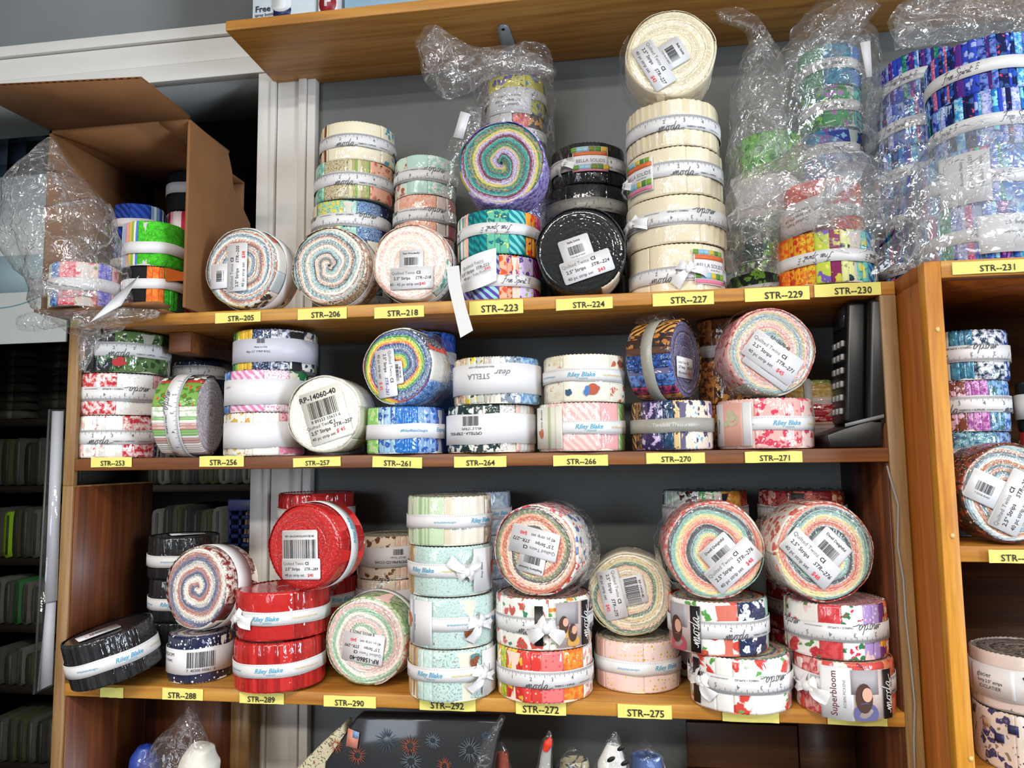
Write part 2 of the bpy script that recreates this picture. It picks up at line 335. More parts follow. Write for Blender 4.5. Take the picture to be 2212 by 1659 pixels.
# ------------------------------------------------------------------ rolls of fabric strips
def coil_mesh(R, H, pal, P, seed, hi, turn, spin=0, rough=1.):
    rg = np.random.default_rng(seed)
    Nr, Na = (64, 176) if hi else (26, 96)
    Rm = R-.0010
    th = np.linspace(0, 2*math.pi, Na, endpoint=False); r = np.linspace(.0015, Rm, Nr)
    TH, RR = np.meshgrid(th, r)
    wob = .05*np.sin(2*TH+seed)+.04*np.sin(3*TH+1.3*seed)+.03*np.sin(5*TH+seed*2)
    ring = rg.normal(0, .0003, Nr)[:, None]*rough
    zig = ((np.arange(Na)[None, :]+rg.integers(0, 4, Nr)[:, None]) % 4 < 2)*2.-1
    Z = H-.0012+ring+rough*(zig*rg.uniform(.0001, .00055, Nr)[:, None]+rg.normal(0, .00022, (Nr, Na)))
    edge = np.clip((RR-(Rm-.006))/.006, 0, 1); Z = Z-edge**2*.0022-.0012*np.exp(-(RR/.006)**2)
    RJ = RR+rg.normal(0, .00018, (Nr, Na))*(RR < Rm-.001); RJ = RJ*(1+.012*np.sin(2*TH+seed)*(RR/Rm)**2)
    V = np.stack([RJ*np.sin(TH), -RJ*np.cos(TH), Z], -1).reshape(-1, 3)
    F = gridF(Nr, Na, True)
    pc = np.array([hx(c) for c in pal.split()]); n = len(pc)
    fr = RR[:-1].ravel()+.5*(r[1]-r[0]); ft = TH[:-1].ravel(); fw = wob[:-1].ravel()
    ph = fr/P-turn*(ft+math.radians(spin))/(2*math.pi)+fw
    sub = np.floor(ph*34).astype(int); hop = rg.choice((-1, 0, 0, 0, 0, 1), 4000)[sub % 4000]
    idx = (np.floor((ph % 1)*n).astype(int)+hop) % n
    c = pc[idx].copy(); c[:, :3] = c[:, :3]*.84+.16*pc[:, :3].mean(0)
    jit = rg.normal(1, .14, 4000)[sub % 4000]
    spk = rg.random(len(c)); c[:, :3] *= (jit*rg.uniform(.86, 1.12, len(c)))[:, None]
    m = spk < .10; lum = c[m, :3].mean(1, keepdims=True); c[m, :3] = c[m, :3]*.75+.25*np.minimum(.85, lum*2+.02)
    # centre plug, side core and underside
    k = len(V); a = np.arange(Na)
    low = np.stack([Rm*np.sin(th), -Rm*np.cos(th), np.full(Na, .0008)], -1)
    V = np.vstack([V, low, [[0, 0, H-.003]], [[0, 0, .0008]]])
    Fl = [tuple(q) for q in F]+[((Nr-1)*Na+i, (Nr-1)*Na+(i+1) % Na, k+(i+1) % Na, k+i)[::-1] for i in a][::1]
    Fl += [(k+Na, (i+1) % Na, i) for i in a]+[(k+Na+1, k+i, k+(i+1) % Na) for i in a]
    c = np.vstack([c, np.tile(pc[0], (Na*3, 1))]); c = np.clip(c, 0, 1)
    # radial grid runs (r outwards, theta): flip so that normals face up
    Fl[:len(F)] = [q[::-1] for q in Fl[:len(F)]]
    return mesh('coil', V, Fl, rough < 1, V[:, :2]+seed*.1, {'ca': c, 'cb': c, 'cc': c}, 0.)
def pcol(t):
    c = t.split('/'); a = hx(c[0]); b = hx(c[1]) if len(c) > 1 else a; d = hx(c[2]) if len(c) > 2 else b
    return a, b, d
def wall_piece(name, R, H, a0, a1, col, pt, seed, parent, mt, stripes=0, us=1.0):
    rg = np.random.default_rng(seed)
    zs = np.array([.0004, .0012, .0035, H*.3, H*.5, H*.7, H-.0035, H-.0012, H-.0004]); ins = np.array([.0024, .0010, .0002, 0, 0, 0, .0002, .0010, .0024])
    if stripes:
        n = stripes*3+1; ph = np.linspace(a0, a1, n); ro = np.where(np.arange(n) % 3 == 0, -.0007, .0005)+np.repeat(rg.uniform(-.0004, .0004, stripes+1), 3)[:n]
    else:
        n = max(3, int(math.ceil((a1-a0)/math.radians(3.0)))+1); ph = np.linspace(a0, a1, n); ro = np.full(n, rg.uniform(0, .0007)); ro[0] = ro[-1] = -.0006
        ph = np.insert(ph, 1, ph[0]+.004); ph = np.insert(ph, -1, ph[-1]-.004); ro = np.concatenate([[ro[0], ro[1]], ro[1:-1], [ro[-2], ro[-1]]]); n += 2
    rad = R+ro[:, None]-ins[None, :]+(.0007*np.sin(3*ph+seed)+.0005*np.sin(7*ph+2*seed))[:, None]+rg.normal(0, .00012, (n, len(zs)))
    Z = np.tile(zs, (n, 1)); zz = (np.arange(n) % 2*2-1)*.0005
    Z[:, 0] += zz+.0005; Z[:, -1] += zz; Z[:, 1] += zz*.5; Z[:, -2] += zz*.5
    V = np.stack([rad*np.sin(ph)[:, None], -rad*np.cos(ph)[:, None], Z], -1).reshape(-1, 3)
    uv = np.stack([np.tile((R*ph)[:, None], (1, len(zs)))*us+rg.uniform(0, 9), Z*us+rg.uniform(0, 9)], -1).reshape(-1, 2)
    F = gridF(n, len(zs))
    if stripes:
        k = len(F)//(n-1); pal = [pcol(c) for c in col]; si = np.minimum(np.arange(n-1)//3, stripes-1)
        ch = [pal[(i+int(rg.integers(0, 2))) % len(pal)] for i in range(stripes)]
        cols = {q: np.repeat(np.array([ch[i][j] for i in si]), k, axis=0) for j, q in enumerate(('ca', 'cb', 'cc'))}
    else:
        cols = dict(zip(('ca', 'cb', 'cc'), [np.array(c) for c in col]))
    return link(name, mesh(name, V, F, not stripes, uv, cols, float(pt)), mt, parent)
class Roll: pass
ROLLS = []
def build_roll(M, R, H, wall, pal, label, group, wrap=True, hi=False, P=.014, turn=1, seed=None, swirl=0):
    seed = len(ROLLS)+3 if seed is None else seed
    mt = FABW if wrap else FAB
    e = empty('fabric_roll', M); tag(e, label, 'fabric roll', group)
    ro = Roll(); ro.e = e; ro.R = R; ro.H = H; ro.M = M; ROLLS.append(ro)
    link('coil', coil_mesh(R, H, pal, P, seed, hi, turn, swirl, 1. if not wrap else .06 if pal == PBK else .2 if pal in (PRED, PCR) else .45), mt if not wrap else FABS if pal in (PBK, PRED, PCR) else FABC, e)
    segs = []; first = None
    for t in wall.split():
        body, w = t.split('*'); w = float(w)
        if body[0] == '~':
            cs, n = body[1:].split('#'); segs.append((w, cs.split(','), int(n), 0, 1.)); first = first or cs.split(',')[0]
        else:
            c, p = (body.split(':')+['0'])[:2]; p, us = (p.split('@')+['1'])[:2]; segs.append((w, c, 0, int(p), float(us))); first = first or c
    tot = sum(s[0] for s in segs); a = math.radians(-100-swirl); a00 = a; k = 0
    rs = random.Random(seed)
    for w, c, n, p, us in segs:
        b = a+math.radians(200)*w/tot; k += 1
        if n: tag(wall_piece('strip_edges', R, H, a, b, c, 4, seed*31+k, e, mt, n), kind='stuff')
        else:
            dg = math.degrees(b-a); m = max(2, round(dg/10.5)) if (13 < dg < 34 and '/' in c and us == 1 and rs.random() < .65) else 1
            cu = [a]+[a+(b-a)*(j+rs.uniform(-.22, .22))/m for j in range(1, m)]+[b]
            for j in range(m):
                f = 1 if m == 1 else rs.uniform(.86, 1.1)
                wall_piece('fabric_strip', R, H, cu[j], cu[j+1], [tuple(min(1, x*f) for x in q[:3])+(1.,) for q in pcol(c)], p, seed*31+k*7+j*101, e, mt, 0, us)
        a = b
    wall_piece('fabric_strip', R, H, a00+math.radians(200), a00+math.radians(360), pcol(first), 2 if '/' in first else 0, seed*31+99, e, mt)
    return ro
def band(ro, style='moda', z=None, h=None, ph=0, flip=False, mt=None, name=None):
    R, H, e = ro.R+.0019, ro.H, ro.e; z = H/2 if z is None else z
    hh = h or {'moda': .0195, 'riley': .0165, 'free': .0150, 'wide': .0300, 'plain': .016}.get(style, .016)
    nm = name or ('paper_band' if style in ('wide', 'plain') else 'ribbon_band')
    n = 72; th = np.linspace(0, 2*math.pi, n, endpoint=False); rg = np.random.default_rng(len(ROLLS)*7+int(ph))
    w = .0006*np.sin(2*th+ph)+.0004*np.sin(5*th+ph*2)
    V = []
    for rr, zz in ((R-.0004, z-hh/2), (R+.0002, z-hh/2), (R+.0003, z), (R+.0002, z+hh/2), (R-.0004, z+hh/2)):
        V.append(np.stack([rr*np.sin(th), -rr*np.cos(th), zz+w], -1))
    o = link(nm, mesh(nm, np.vstack(V), gridF(5, n, True), True), mt or (SATIN if style in ('moda', 'riley', 'free') else PAPER), e)
    a = 180 if flip else 0; s = -1 if flip else 1; Rp = R+.0006
    if style == 'moda':
        k = int(2*math.pi*.55*R/.0015)
        bent_print([('##%d' % k, ph, z+s*hh*.47, .0043, a)]+[(str(i+1), ph+s*(i-2)*math.degrees(.0254/R), z+s*hh*.10, .0066, a, 0, .01) for i in range(5)], 'ruler_print', o, Rp, RULE)
        bent_print([('@moda', ph+s*78, z-s*hh*.25, .0165, a)], 'brand_print', o, Rp, mat('ink_charcoal', '45464c', .6))
        bent_print([('@moda', ph-s*16, z-s*hh*.25, .0165, a),
                    ('FABRICS + SUPPLIES', ph+s*15, z-s*hh*.32, .0030, a, 0, .012), ('unitednotions.com', ph+s*44, z-s*hh*.32, .0028, a)], 'brand_print', o, Rp, mat('ink_charcoal', '45464c', .6))
    elif style == 'riley':
        bent_print([('Riley Blake', ph, z+s*.0012, .0080, a, .3, .02), ('DESIGNS', ph+s*3, z-s*.0044, .0030, a), ], 'brand_print', o, Rp, BLUE)
        bent_print([('#rileyblakedesigns', ph-s*52, z, .0038, a, .2)], 'brand_print', o, Rp, BLUE)
        bent_print([('rileyblakedesigns.com', ph+s*48, z, .0042, a, .3)], 'brand_print', o, Rp, GOLD)
        n2 = 60; sv = []; sf = []
        for zz in (z+hh*.41, z-hh*.41):
            for i in range(n2):
                q = math.radians(-95+190*i/n2); d = .0011/R; kk = len(sv)
                for aa, z2 in ((q, zz-.00018), (q+d, zz-.00018), (q+d, zz+.00018), (q, zz+.00018)): sv.append((Rp*math.sin(aa), -Rp*math.cos(aa), z2))
                sf.append((kk, kk+1, kk+2, kk+3))
        link('stitch_print', mesh('stitch_print', sv, sf), RULE, o)
    elif style == 'free':
        [bent_print([('@free', ph+q, z, .0165, a)], 'brand_print', o, Rp, mat('ink_plum', '4c4458', .6)) for q in (0, s*78, -s*80)]
    ro.band = o
    return o
def on_band(ro, items, mt=None, name='printed_text'):
    return bent_print(items, name, ro.band, ro.R+.0027, mt or INK)
def label_patch(ro, ph, z, w, h, name='paper_label', mt=None, ang=0, off=.0030):
    o = bent_patch(name, ro.e, ro.R+off, ph, z, w, h, mt or PAPER, ang); ro.lab = o; ro.labR = ro.R+off+.0008
    return o
def on_label(ro, items, mt=None, name='printed_text'): return bent_print(items, name, ro.lab, ro.labR, mt or INK)
def color_bar(ro, ph, z, w, h, mt, name='colour_bar', ang=0, d=0): return bent_patch(name, ro.lab, ro.labR+d*.0002, ph, z, w, h, mt, ang, .0001, 6)
def bow(ro, ph, z, size=.026, ang=0, wd=.014, printed=None, mt=None):
    e = ro.e; R = ro.R+.0035; V = []; F = []; a0 = math.radians(ph)
    size *= .85; wd *= .8; rb = random.Random(int(ph*7+z*1e4))
    for sgn, dn, ln in ((1, -14+rb.uniform(-14, 14), 1.0), (-1, -38+rb.uniform(-16, 16), .95), (1, 34+rb.uniform(-10, 10), .45), (-1, 26+rb.uniform(-10, 10), .5)):
        d = math.radians(ang+(dn if sgn > 0 else 180-dn)); ux, uy = math.cos(d), math.sin(d); n0 = len(V); m = 9
        for i in range(m):
            t = i/(m-1); wd_ = wd*(.22+.78*t**.7)/2; off = .0035*math.sin(math.pi*t)+.003*(1-t)
            for sd in (-1, -.33, .33, 1):
                s_ = size*ln*t*ux-uy*wd_*sd; t_ = size*ln*t*uy+ux*wd_*sd
                q = a0+s_/R; rr = R+off+.0022*math.sin(sd*4+ln*9+t*5)*(.4+.6*t)
                V.append((rr*math.sin(q), -rr*math.cos(q), z+t_))
        F += [tuple(x+n0 for x in f) for f in gridF(m, 4)]
    o = link('ribbon_bow', mesh('ribbon_bow', V, F, True), mt or SATIN, e)
    kb = MB(); c = np.array([(R+.004)*math.sin(a0), -(R+.004)*math.cos(a0), z]); kv = []; kf = []
    for i in range(7):
        for j in range(10):
            t = math.pi*i/6; p = 2*math.pi*j/10; r_ = wd*.34
            kv.append(tuple(c+np.array([math.cos(a0)*r_*math.sin(t)*math.cos(p)*.9+math.sin(a0)*r_*.6*math.sin(t)*math.sin(p), math.sin(a0)*r_*math.sin(t)*math.cos(p)*.9-math.cos(a0)*r_*.6*math.sin(t)*math.sin(p), r_*math.cos(t)*(1+.15*math.sin(3*p))])))
    link('knot', mesh('knot', kv, gridF(7, 10, True), True), mt or SATIN, o)
    return o
def flat_card(name, parent, x, y, w, h, ang, z, mt, th=.0003, rad=.0025):
    pts = []
    for cx, cy, a0 in ((w/2-rad, h/2-rad, 0), (-w/2+rad, h/2-rad, 90), (-w/2+rad, -h/2+rad, 180), (w/2-rad, -h/2+rad, 270)):
        for k in range(4): a = math.radians(a0+30*k); pts.append((cx+rad*math.cos(a), cy+rad*math.sin(a)))
    P = rot2(np.array(pts), math.radians(ang))+np.array([x, y]); n = len(P)
    V = np.vstack([np.column_stack([P, np.full(n, z)]), np.column_stack([P, np.full(n, z+th)])])
    F = [tuple(range(n-1, -1, -1)), tuple(range(n, 2*n))]+[(i, (i+1) % n, (i+1) % n+n, i+n) for i in range(n)]
    return link(name, mesh(name, V, F), mt, parent)
def _loc(ro, u, v): return (u-ro.uc)/ro.pm, -(v-ro.vc)/ro.pm
def price(ro, u, v, ang, code, cost, w=.066, h=.029, pcs='40 pc strip set', z=None, xy=None, hand=None):
    x, y = xy if xy else _loc(ro, u, v); z = ro.H+.0014 if z is None else z; k = w/.066
    o = flat_card('price_sticker', ro.e, x, y, w, h, ang, z, STICK); a = math.radians(ang)
    def T(s, dx, dy, sz, *q):
        p = rot2(np.array([[dx*k, dy*k]]), a)[0]; return (s, x+p[0], y+p[1], sz*k, ang)+q
    zz = z+.0006
    flat_print([T('Quilted Twins', -.013, .0085, .0062)], 'printed_text', o, zz, INKG)
    it = [T('2.5" Strips', -.0145, .0005, .0062, 0, .012), T(pcs, -.011, -.0085, .0058), T('C', .0095, .0085, .0062, 0, .03), T('I', .0128, .0085, .0062, 0, .05)]
    if not hand: it.append(T(code, .0175, .0005, .0062, .2, .012))
    flat_print(it, 'printed_text', o, zz, INK)
    if hand: flat_print([T(code, .0175, .0005, .0066, .3, .012)], 'handwritten_code', o, zz, hand)
    flat_print([T(cost, .0165, -.0085, .0064, 0, .02)], 'printed_price', o, zz, RED)
    return o
def barcode(ro, u, v, ang, head=None, num='7 52106 8 24037', w=.036, h=.033, z=None, xy=None, lines=('', ''), big=0):
    x, y = xy if xy else _loc(ro, u, v); z = ro.H+.0010 if z is None else z
    o = flat_card('barcode_sticker', ro.e, x, y, w, h, ang, z, STICK); a = math.radians(ang)
    def T(s, dx, dy, sz, *q):
        p = rot2(np.array([[dx, dy]]), a)[0]; return (s, x+p[0], y+p[1], sz, ang)+q
    it = [T('|'+num, 0, h*.02, h*.32 if not big else h*.5), T(num, 0, -h*.23, h*.085)]
    if head: it.append(T(head, 0, h*.36, big or h*.11, 0, .015))
    for i, l in enumerate(lines):
        if l: it.append(T(l, 0, -h*(.34+.09*i), h*.075))
    flat_print(it, 'printed_text', o, z+.0006, INK)
    return o

HH = .0605
def Rz(a): return Matrix.Rotation(math.radians(a), 4, 'Z')
def Rx(a): return Matrix.Rotation(math.radians(a), 4, 'X')
def Ry(a): return Matrix.Rotation(math.radians(a), 4, 'Y')
DBG = []
def bbox_of(M, R, H):
    P = [M @ Vector((R*math.sin(t), -R*math.cos(t), z)) for t in np.linspace(0, 6.283, 48) for z in (0, H)]
    q = np.array([px(np.array(p)) for p in P]); return q.min(0).tolist()+q.max(0).tolist()
def stand(bb, z, wall, pal, label, group, yf=None, vb=None, H=HH, tilt=(0, 0), spin=0, Rf=None, anchor='l', **k):
    x0, y0, x1, y1 = bb; vm = (y0+y1)/2; u = (x0+x1)/2
    if Rf:
        w_ = 2*(Rf+.0022)*pxm(atY(u, vm, yf+Rf))*1.01
        if anchor == 'l': x1 = x0+w_
        elif anchor == 'r': x0 = x1-w_
        else: x0, x1 = u-w_/2, u+w_/2
        u = (x0+x1)/2; bb = (x0, y0, x1, y1)
    if yf is None: yf = float(at(u, vb or y1, 2, z)[1])
    a0, a1 = [math.atan2(ray(q, vm)[0], ray(q, vm)[1]) for q in (x0, x1)]; al = (a0+a1)/2; hf = (a1-a0)/2
    D = (yf-CAM[1])/(math.cos(al)-math.sin(hf)); R = D*math.sin(hf)-.0022
    c = (CAM[0]+D*math.sin(al), CAM[1]+D*math.cos(al), z)
    sp = math.degrees(-al)*1.0                       # phi = 0 looks at the viewer's standpoint
    M = Matrix.Translation(c) @ Ry(tilt[0]) @ Rx(tilt[1]) @ Rz(sp+spin)
    if tilt != (0, 0):
        lo = min((M @ Vector((R*math.cos(t), R*math.sin(t), 0))).z for t in np.linspace(0, 6.28, 40)); M = Matrix.Translation((0, 0, z-lo)) @ M
    ro = build_roll(M, R, H, wall, pal, label, group, **k); ro.top = z+H; ro.c = c; ro.yf = yf
    DBG.append((label, [round(a) for a in bb], [round(a) for a in bbox_of(M, R, H)], round(R, 4), round(yf, 3)))
    return ro
def face(bb, zb, Y, wall, pal, label, group, yaw=0, pitch=0, spin=0, H=HH, lift=0, **k):
    x0, y0, x1, y1 = bb; u, v = (x0+x1)/2, (y0+y1)/2
    p = atY(u, v, Y); pm = pxm(p); R = ((x1-x0)+(y1-y0))/4/pm-.001
    if zb is None: zc = p[2]
    else:
        a = math.radians(abs(pitch)); zc = zb+R*math.cos(a)+(H*math.sin(a) if pitch > 0 else 0)+lift+.0026
    M = Matrix.Translation((p[0], p[1], zc)) @ Rz(yaw) @ Rx(-pitch) @ Rx(90) @ Matrix.Translation((0, 0, -H))
    ro = build_roll(M, R, H, wall, pal, label, group, hi=True, swirl=spin, **k); ro.pm = pm; ro.uc = u; ro.vc = px((p[0], p[1], zc))[1]; ro.c = (p[0], p[1], zc)
    DBG.append((label, [round(a) for a in bb], [round(a) for a in bbox_of(M, R, H)], round(R, 4), round(zc-p[2], 4)))
    return ro
def lying(bb, zb, Y, wall, pal, label, group, yaw=0, H=HH, **k):   # axis along x, one coil face turned to the side
    x0, y0, x1, y1 = bb; u, v = (x0+x1)/2, (y0+y1)/2
    p = atY(u, v, Y); pm = pxm(p); R = (y1-y0)/2/pm-.002
    M = Matrix.Translation((p[0], p[1], zb+R+.0028)) @ Rz(yaw) @ Ry(90) @ Matrix.Translation((0, 0, -H/2))
    ro = build_roll(M, R, H, wall, pal, label, group, hi=True, **k); ro.c = (p[0], p[1], zb+R)
    DBG.append((label, [round(a) for a in bb], [round(a) for a in bbox_of(M, R, H)], round(R, 4), round(zb+R-p[2], 4)))
    return ro

def motif(ro, parent, R, ph, z, w, h, mt, n=4):
    rg = random.Random(int(ph*31+z*1e5)); k = math.degrees(1/R)
    for i in range(n):
        s = 1 if i == 0 else rg.uniform(.35, .6)
        bent_disc('printed_motif', parent, R+.0001*i, ph+(0 if i == 0 else rg.uniform(-.45, .45)*w*k), z+(0 if i == 0 else rg.uniform(-.45, .45)*h), w*s*.8, h*s*.8, mt)
def bent_disc(name, parent, R, ph, z, w, h, mt, cut=0):
    n = 16; t = np.linspace(0, 2*math.pi, n, endpoint=False); g = np.stack([np.cos(t)*w/2, np.maximum(np.sin(t), -1+cut)*h/2], 1)
    return link(name, mesh(name, bend(g, R, math.radians(ph), z), [tuple(range(n))]), mt, parent)
# ------------------------------------------------------------------ room shell
GREY = mat('wall_grey_paint', '868a8a', .7, noise=.08, nscale=14, bump=.12)
TRIM = mat('trim_white_paint', 'e6e2dc', .4, noise=.05, nscale=9); CEIL = mat('ceiling_white', 'dedad2', .8); FLOORM = mat('floor_vinyl', '5e564c', .5, noise=.2, nscale=6)
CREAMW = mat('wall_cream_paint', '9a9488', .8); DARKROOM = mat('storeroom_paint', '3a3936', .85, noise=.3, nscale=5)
WY = .235; H1, H2 = .196, -.296; TT = .0163
def struct(name, mb, m, bevel=0): return tag(mb.build(name, m, bevel=bevel), kind='structure')
struct('floor', MB().box((-3, -5, -1.32), (3.4, 2.4, -1.3008)), FLOORM)
struct('ceiling', MB().box((-3, -5, 1.2508), (3.4, 2.4, 1.28)), CEIL)
struct('wall_back', MB().box((.158, WY, -1.3), (3.4, WY+.14, 1.25)).box((-3, WY, -1.3), (-.80, WY+.14, 1.25)).box((-.80, WY, .653), (.158, WY+.14, 1.25)), GREY)
struct('wall_left', MB().box((-3.05, -5, -1.3), (-3, 2.4, 1.25)), CREAMW)
wy0, wy1, wz0, wz1 = -2.3, -1.5, -.55, .75
struct('wall_right', MB().box((3.4, -5, -1.3), (3.45, wy0, 1.25)).box((3.4, wy1, -1.3), (3.45, 2.4, 1.25)).box((3.4, wy0, -1.3), (3.45, wy1, wz0)).box((3.4, wy0, wz1), (3.45, wy1, 1.25)), CREAMW)
struct('wall_front', MB().box((-3, -5.05, -1.3), (-2.6, -5, 1.25)).box((-.8, -5.05, -1.3), (3.4, -5, 1.25)).box((-2.6, -5.05, -1.3), (-.8, -5, -.4)).box((-2.6, -5.05, 1.1), (-.8, -5, 1.25)), CREAMW)
w = tag(empty('window_1', Matrix.Translation((3.42, (wy0+wy1)/2, wz0))), 'white framed shop window letting in daylight', None, None, 'structure')
hw = (wy1-wy0)/2; hh_ = wz1-wz0
for nm, lo, hi in (('frame_stile', (-.03, -hw, 0), (.02, -hw+.05, hh_)), ('frame_stile', (-.03, hw-.05, 0), (.02, hw, hh_)), ('frame_rail', (-.03, -hw, 0), (.02, hw, .05)), ('frame_rail', (-.03, -hw, hh_-.05), (.02, hw, hh_))):
    MB().box(lo, hi).build(nm, TRIM, w)
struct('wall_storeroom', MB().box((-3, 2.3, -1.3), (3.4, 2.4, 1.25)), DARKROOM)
# door casing: flat boards with a raised back band and grooves
t1 = empty('trim_1', Matrix.Translation((-.9, WY-.018, .653))); tag(t1, 'white painted door casing head board above the opening', kind='structure')
for nm, z0, z1, y0 in (('casing_board', 0, .030, 0), ('casing_board', .0315, .072, .003), ('casing_board', .0735, .093, -.004)):
    MB().box((0, y0, z0), (1.161, .018, z1)).build(nm, TRIM, t1, bevel=.001)
t2 = empty('trim_2', Matrix.Translation((.158, WY-.018, -1.3))); tag(t2, 'white painted door casing upright beside the grey wall', kind='structure')
for x0, x1, y0 in ((0, .022, .002), (.0235, .033, -.002), (.0345, .073, .004), (.0745, .088, -.003), (.089, .103, .001)):
    MB().box((x0, y0, 0), (x1, .018, 1.952)).build('casing_board', TRIM, t2, bevel=.001)
# ------------------------------------------------------------------ the shelving unit
un = empty('shelving_unit', Matrix.Translation((0, 0, -1.30))); tag(un, 'wooden shelving unit with three boards full of fabric rolls', 'shelving unit')
Z0 = 1.30
MB().box((0, 0, 0), (.016, .175, Z0-TT-.020)).build('side_panel', PINEZ, un, bevel=.0008)
MB().box((0, 0, Z0-TT-.020), (.016, .008, Z0+H1-TT)).build('front_post', PINEZ, un, bevel=.0008)
MB().box((.0162, .003, Z0+H2+.004), (.0185, .172, Z0-TT-.022)).build('inner_lining', REDW, un)
MB().box((.0162, .003, Z0-.62), (.0185, .172, Z0+H2-TT-.002)).build('inner_lining', REDW, un)
MB().box((1.062, 0, 0), (1.080, .20, Z0+H1-TT)).build('side_panel', PINEZ, un, bevel=.0008)
MB().box((1.0598, .004, Z0-.62), (1.0618, .198, Z0+H1-TT-.002)).build('inner_lining', REDW, un)
MB().box((0, 0, Z0+H1-TT), (1.080, .212, Z0+H1)).build('shelf_board', PINE, un, bevel=.0012)
MB().box((.016, 0, Z0-TT), (1.062, .212, Z0)).build('shelf_board', BROWN, un, bevel=.0012)
MB().box((.016, 0, Z0+H2-TT), (1.062, .212, Z0+H2)).build('shelf_board', PINE, un, bevel=.0012)
MB().box((.016, 0, Z0-.545), (1.062, .212, Z0-.53)).build('shelf_board', BROWN, un, bevel=.0012)
a = atY(364, 735, .05); b = atY(411, 735, .05); zc = atY(385, 762, .05)[2]
MB().box((a[0], .05, Z0+zc), (b[0], .21, Z0+H1-TT)).build('support_cleat', BROWN, un, bevel=.002)
a = atY(288, 1580, .178); b = atY(503, 1580, .178)
MB().box((a[0], .178, Z0-.53), (b[0], .19, Z0+H2-TT)).build('back_panel', REDW, un)
MB().box((b[0]+.006, .16, Z0-.53), (b[0]+.03, .205, Z0+H2-TT)).build('back_post', PINEZ, un)
a = atY(1484, 1600, .2)
for i, (za, zb) in enumerate(((-.53, -.445), (-.443, -.382), (-.380, H2-TT))):
    MB().box((a[0], .2+.001*i, Z0+za), (.985, .212, Z0+zb)).build('back_board', DARKW, un, bevel=.001)
MB().box((.987, .196, Z0-.53), (1.059, .212, Z0+H2-TT)).build('back_panel', DARKW, un)

# ------------------------------------------------------------------ cabinet beside it
cb = empty('display_cabinet', Matrix.Translation((1.085, -.073, -1.30))); tag(cb, 'orange varnished open display cabinet standing beside the shelving unit', 'cabinet')
ct = Z0+.200
MB().box((0, .018, 0), (.015, .30, ct-.019)).build('side_panel', ORANGES, cb)
MB().box((0, 0, 0), (.0175, .018, ct)).build('face_stile', ORANGE, cb, bevel=.001)
MB().box((.0175, 0, ct-.019), (.9, .018, ct)).build('face_rail', PINE, cb, bevel=.001)
MB().box((0, .018, ct-.019), (.9, .30, ct)).build('top_board', ORANGES, cb)
MB().box((.015, .285, 0), (.9, .298, ct-.019)).build('back_panel', DARKW, cb)
MB().box((.885, 0, 0), (.9, .285, ct-.019)).build('side_panel', ORANGES, cb)
for zz in (-.104, -.345, -.70):
    MB().box((.0175, .004, Z0+zz-.0165), (.885, .285, Z0+zz)).build('shelf_board', PINE, cb, bevel=.001)
fill = mat('wood_filler', 'e8c27a', .6)
for u, v in ((2026, 712), (2058, 1158), (2098, 1640)):
    p = atY(u, v, -.0735); k = MB(); n = 7
    k.prism([(p[0]-1.085+.0022*math.cos(i*2*math.pi/n)*(1+.3*(i % 2)), p[2]+Z0+.003*math.sin(i*2*math.pi/n)) for i in range(n)], -.0006).build('filled_nail_hole', fill, cb)

# ------------------------------------------------------------------ high wall shelf
us = empty('wall_shelf', Matrix.Translation((.187, WY, .633))); tag(us, 'honey pine wall shelf board high above the fabric rolls', 'shelf')
MB().box((0, -.175, 0), (2.1, 0, .0158)).build('shelf_board', PINE_UP, us, bevel=.0015)
GM = mat('bracket_grey_metal', '9aa0a4', .4, metal=.3)
p = at(1086, 55, 2, .633); bx = p[0]-.187; by = p[1]-WY
bk = MB(); n = 8
out = [(bx-.014, -.001), (bx+.014, -.001)]+[(bx+.0085*math.cos(t), by+.004+.0085*-math.sin(t)) for t in np.linspace(0, math.pi, n)]
V = [(x, y, -.0005) for x, y in out]+[(x, y, -.0035) for x, y in out]; m_ = len(out)
bk.add(V, [tuple(range(m_)), tuple(range(2*m_-1, m_-1, -1))]+[(i, i+m_, (i+1) % m_+m_, (i+1) % m_) for i in range(m_)])
bk.box((bx-.014, -.004, -.14), (bx+.014, -.001, -.001)); bk.build('bracket', GM, us)
MB().tube([(bx, by+.004, -.0034), (bx, by+.004, -.0042)], .0028, 10).build('screw_hole', mat('hole_black', '101010', .9), us)

# ------------------------------------------------------------------ yellow shelf tags
TAGTXT = mat('tag_ink', '23231c', .6)
def shelf_tag(bb, code, y, label, tilt=0, du=0, grp='yellow shelf tags'):
    x0, y0, x1, y1 = bb; c = atY((x0+x1)/2, (y0+y1)/2, y); k = pxm(c); w_, h_ = (x1-x0)/k, (y1-y0)/k*1.0
    # follow the slope of the board in the photograph, which is level in the place
    e = empty('shelf_tag', Matrix.Translation(tuple(c-np.array([0, .0006, 0]))) @ Ry(tilt)); tag(e, label, 'tag', grp)
    rg = random.Random(code+label); j = lambda: rg.uniform(-.0006, .0006)
    V = []; nx = 7
    for i in range(nx):
        t = i/(nx-1); yy = -.0004-.0009*math.sin(math.pi*t)*rg.uniform(.3, 1)
        V += [(-w_/2+w_*t, yy, -h_/2+j()*.5), (-w_/2+w_*t, yy-.0003, h_/2+j()*.5)]
    link('tag_paper', mesh('tag_paper', V, gridF(nx, 2)[:, ::-1].copy()), YEL, e)
    if code:
        g, f = glyphs(code, 0, .014); g = g*h_*.72
        VV = np.column_stack([g[:, 0]+du*w_, np.full(len(g), -.0019), g[:, 1]-h_*.04])
        link('printed_code', mesh('printed_code', VV, f), TAGTXT, e)
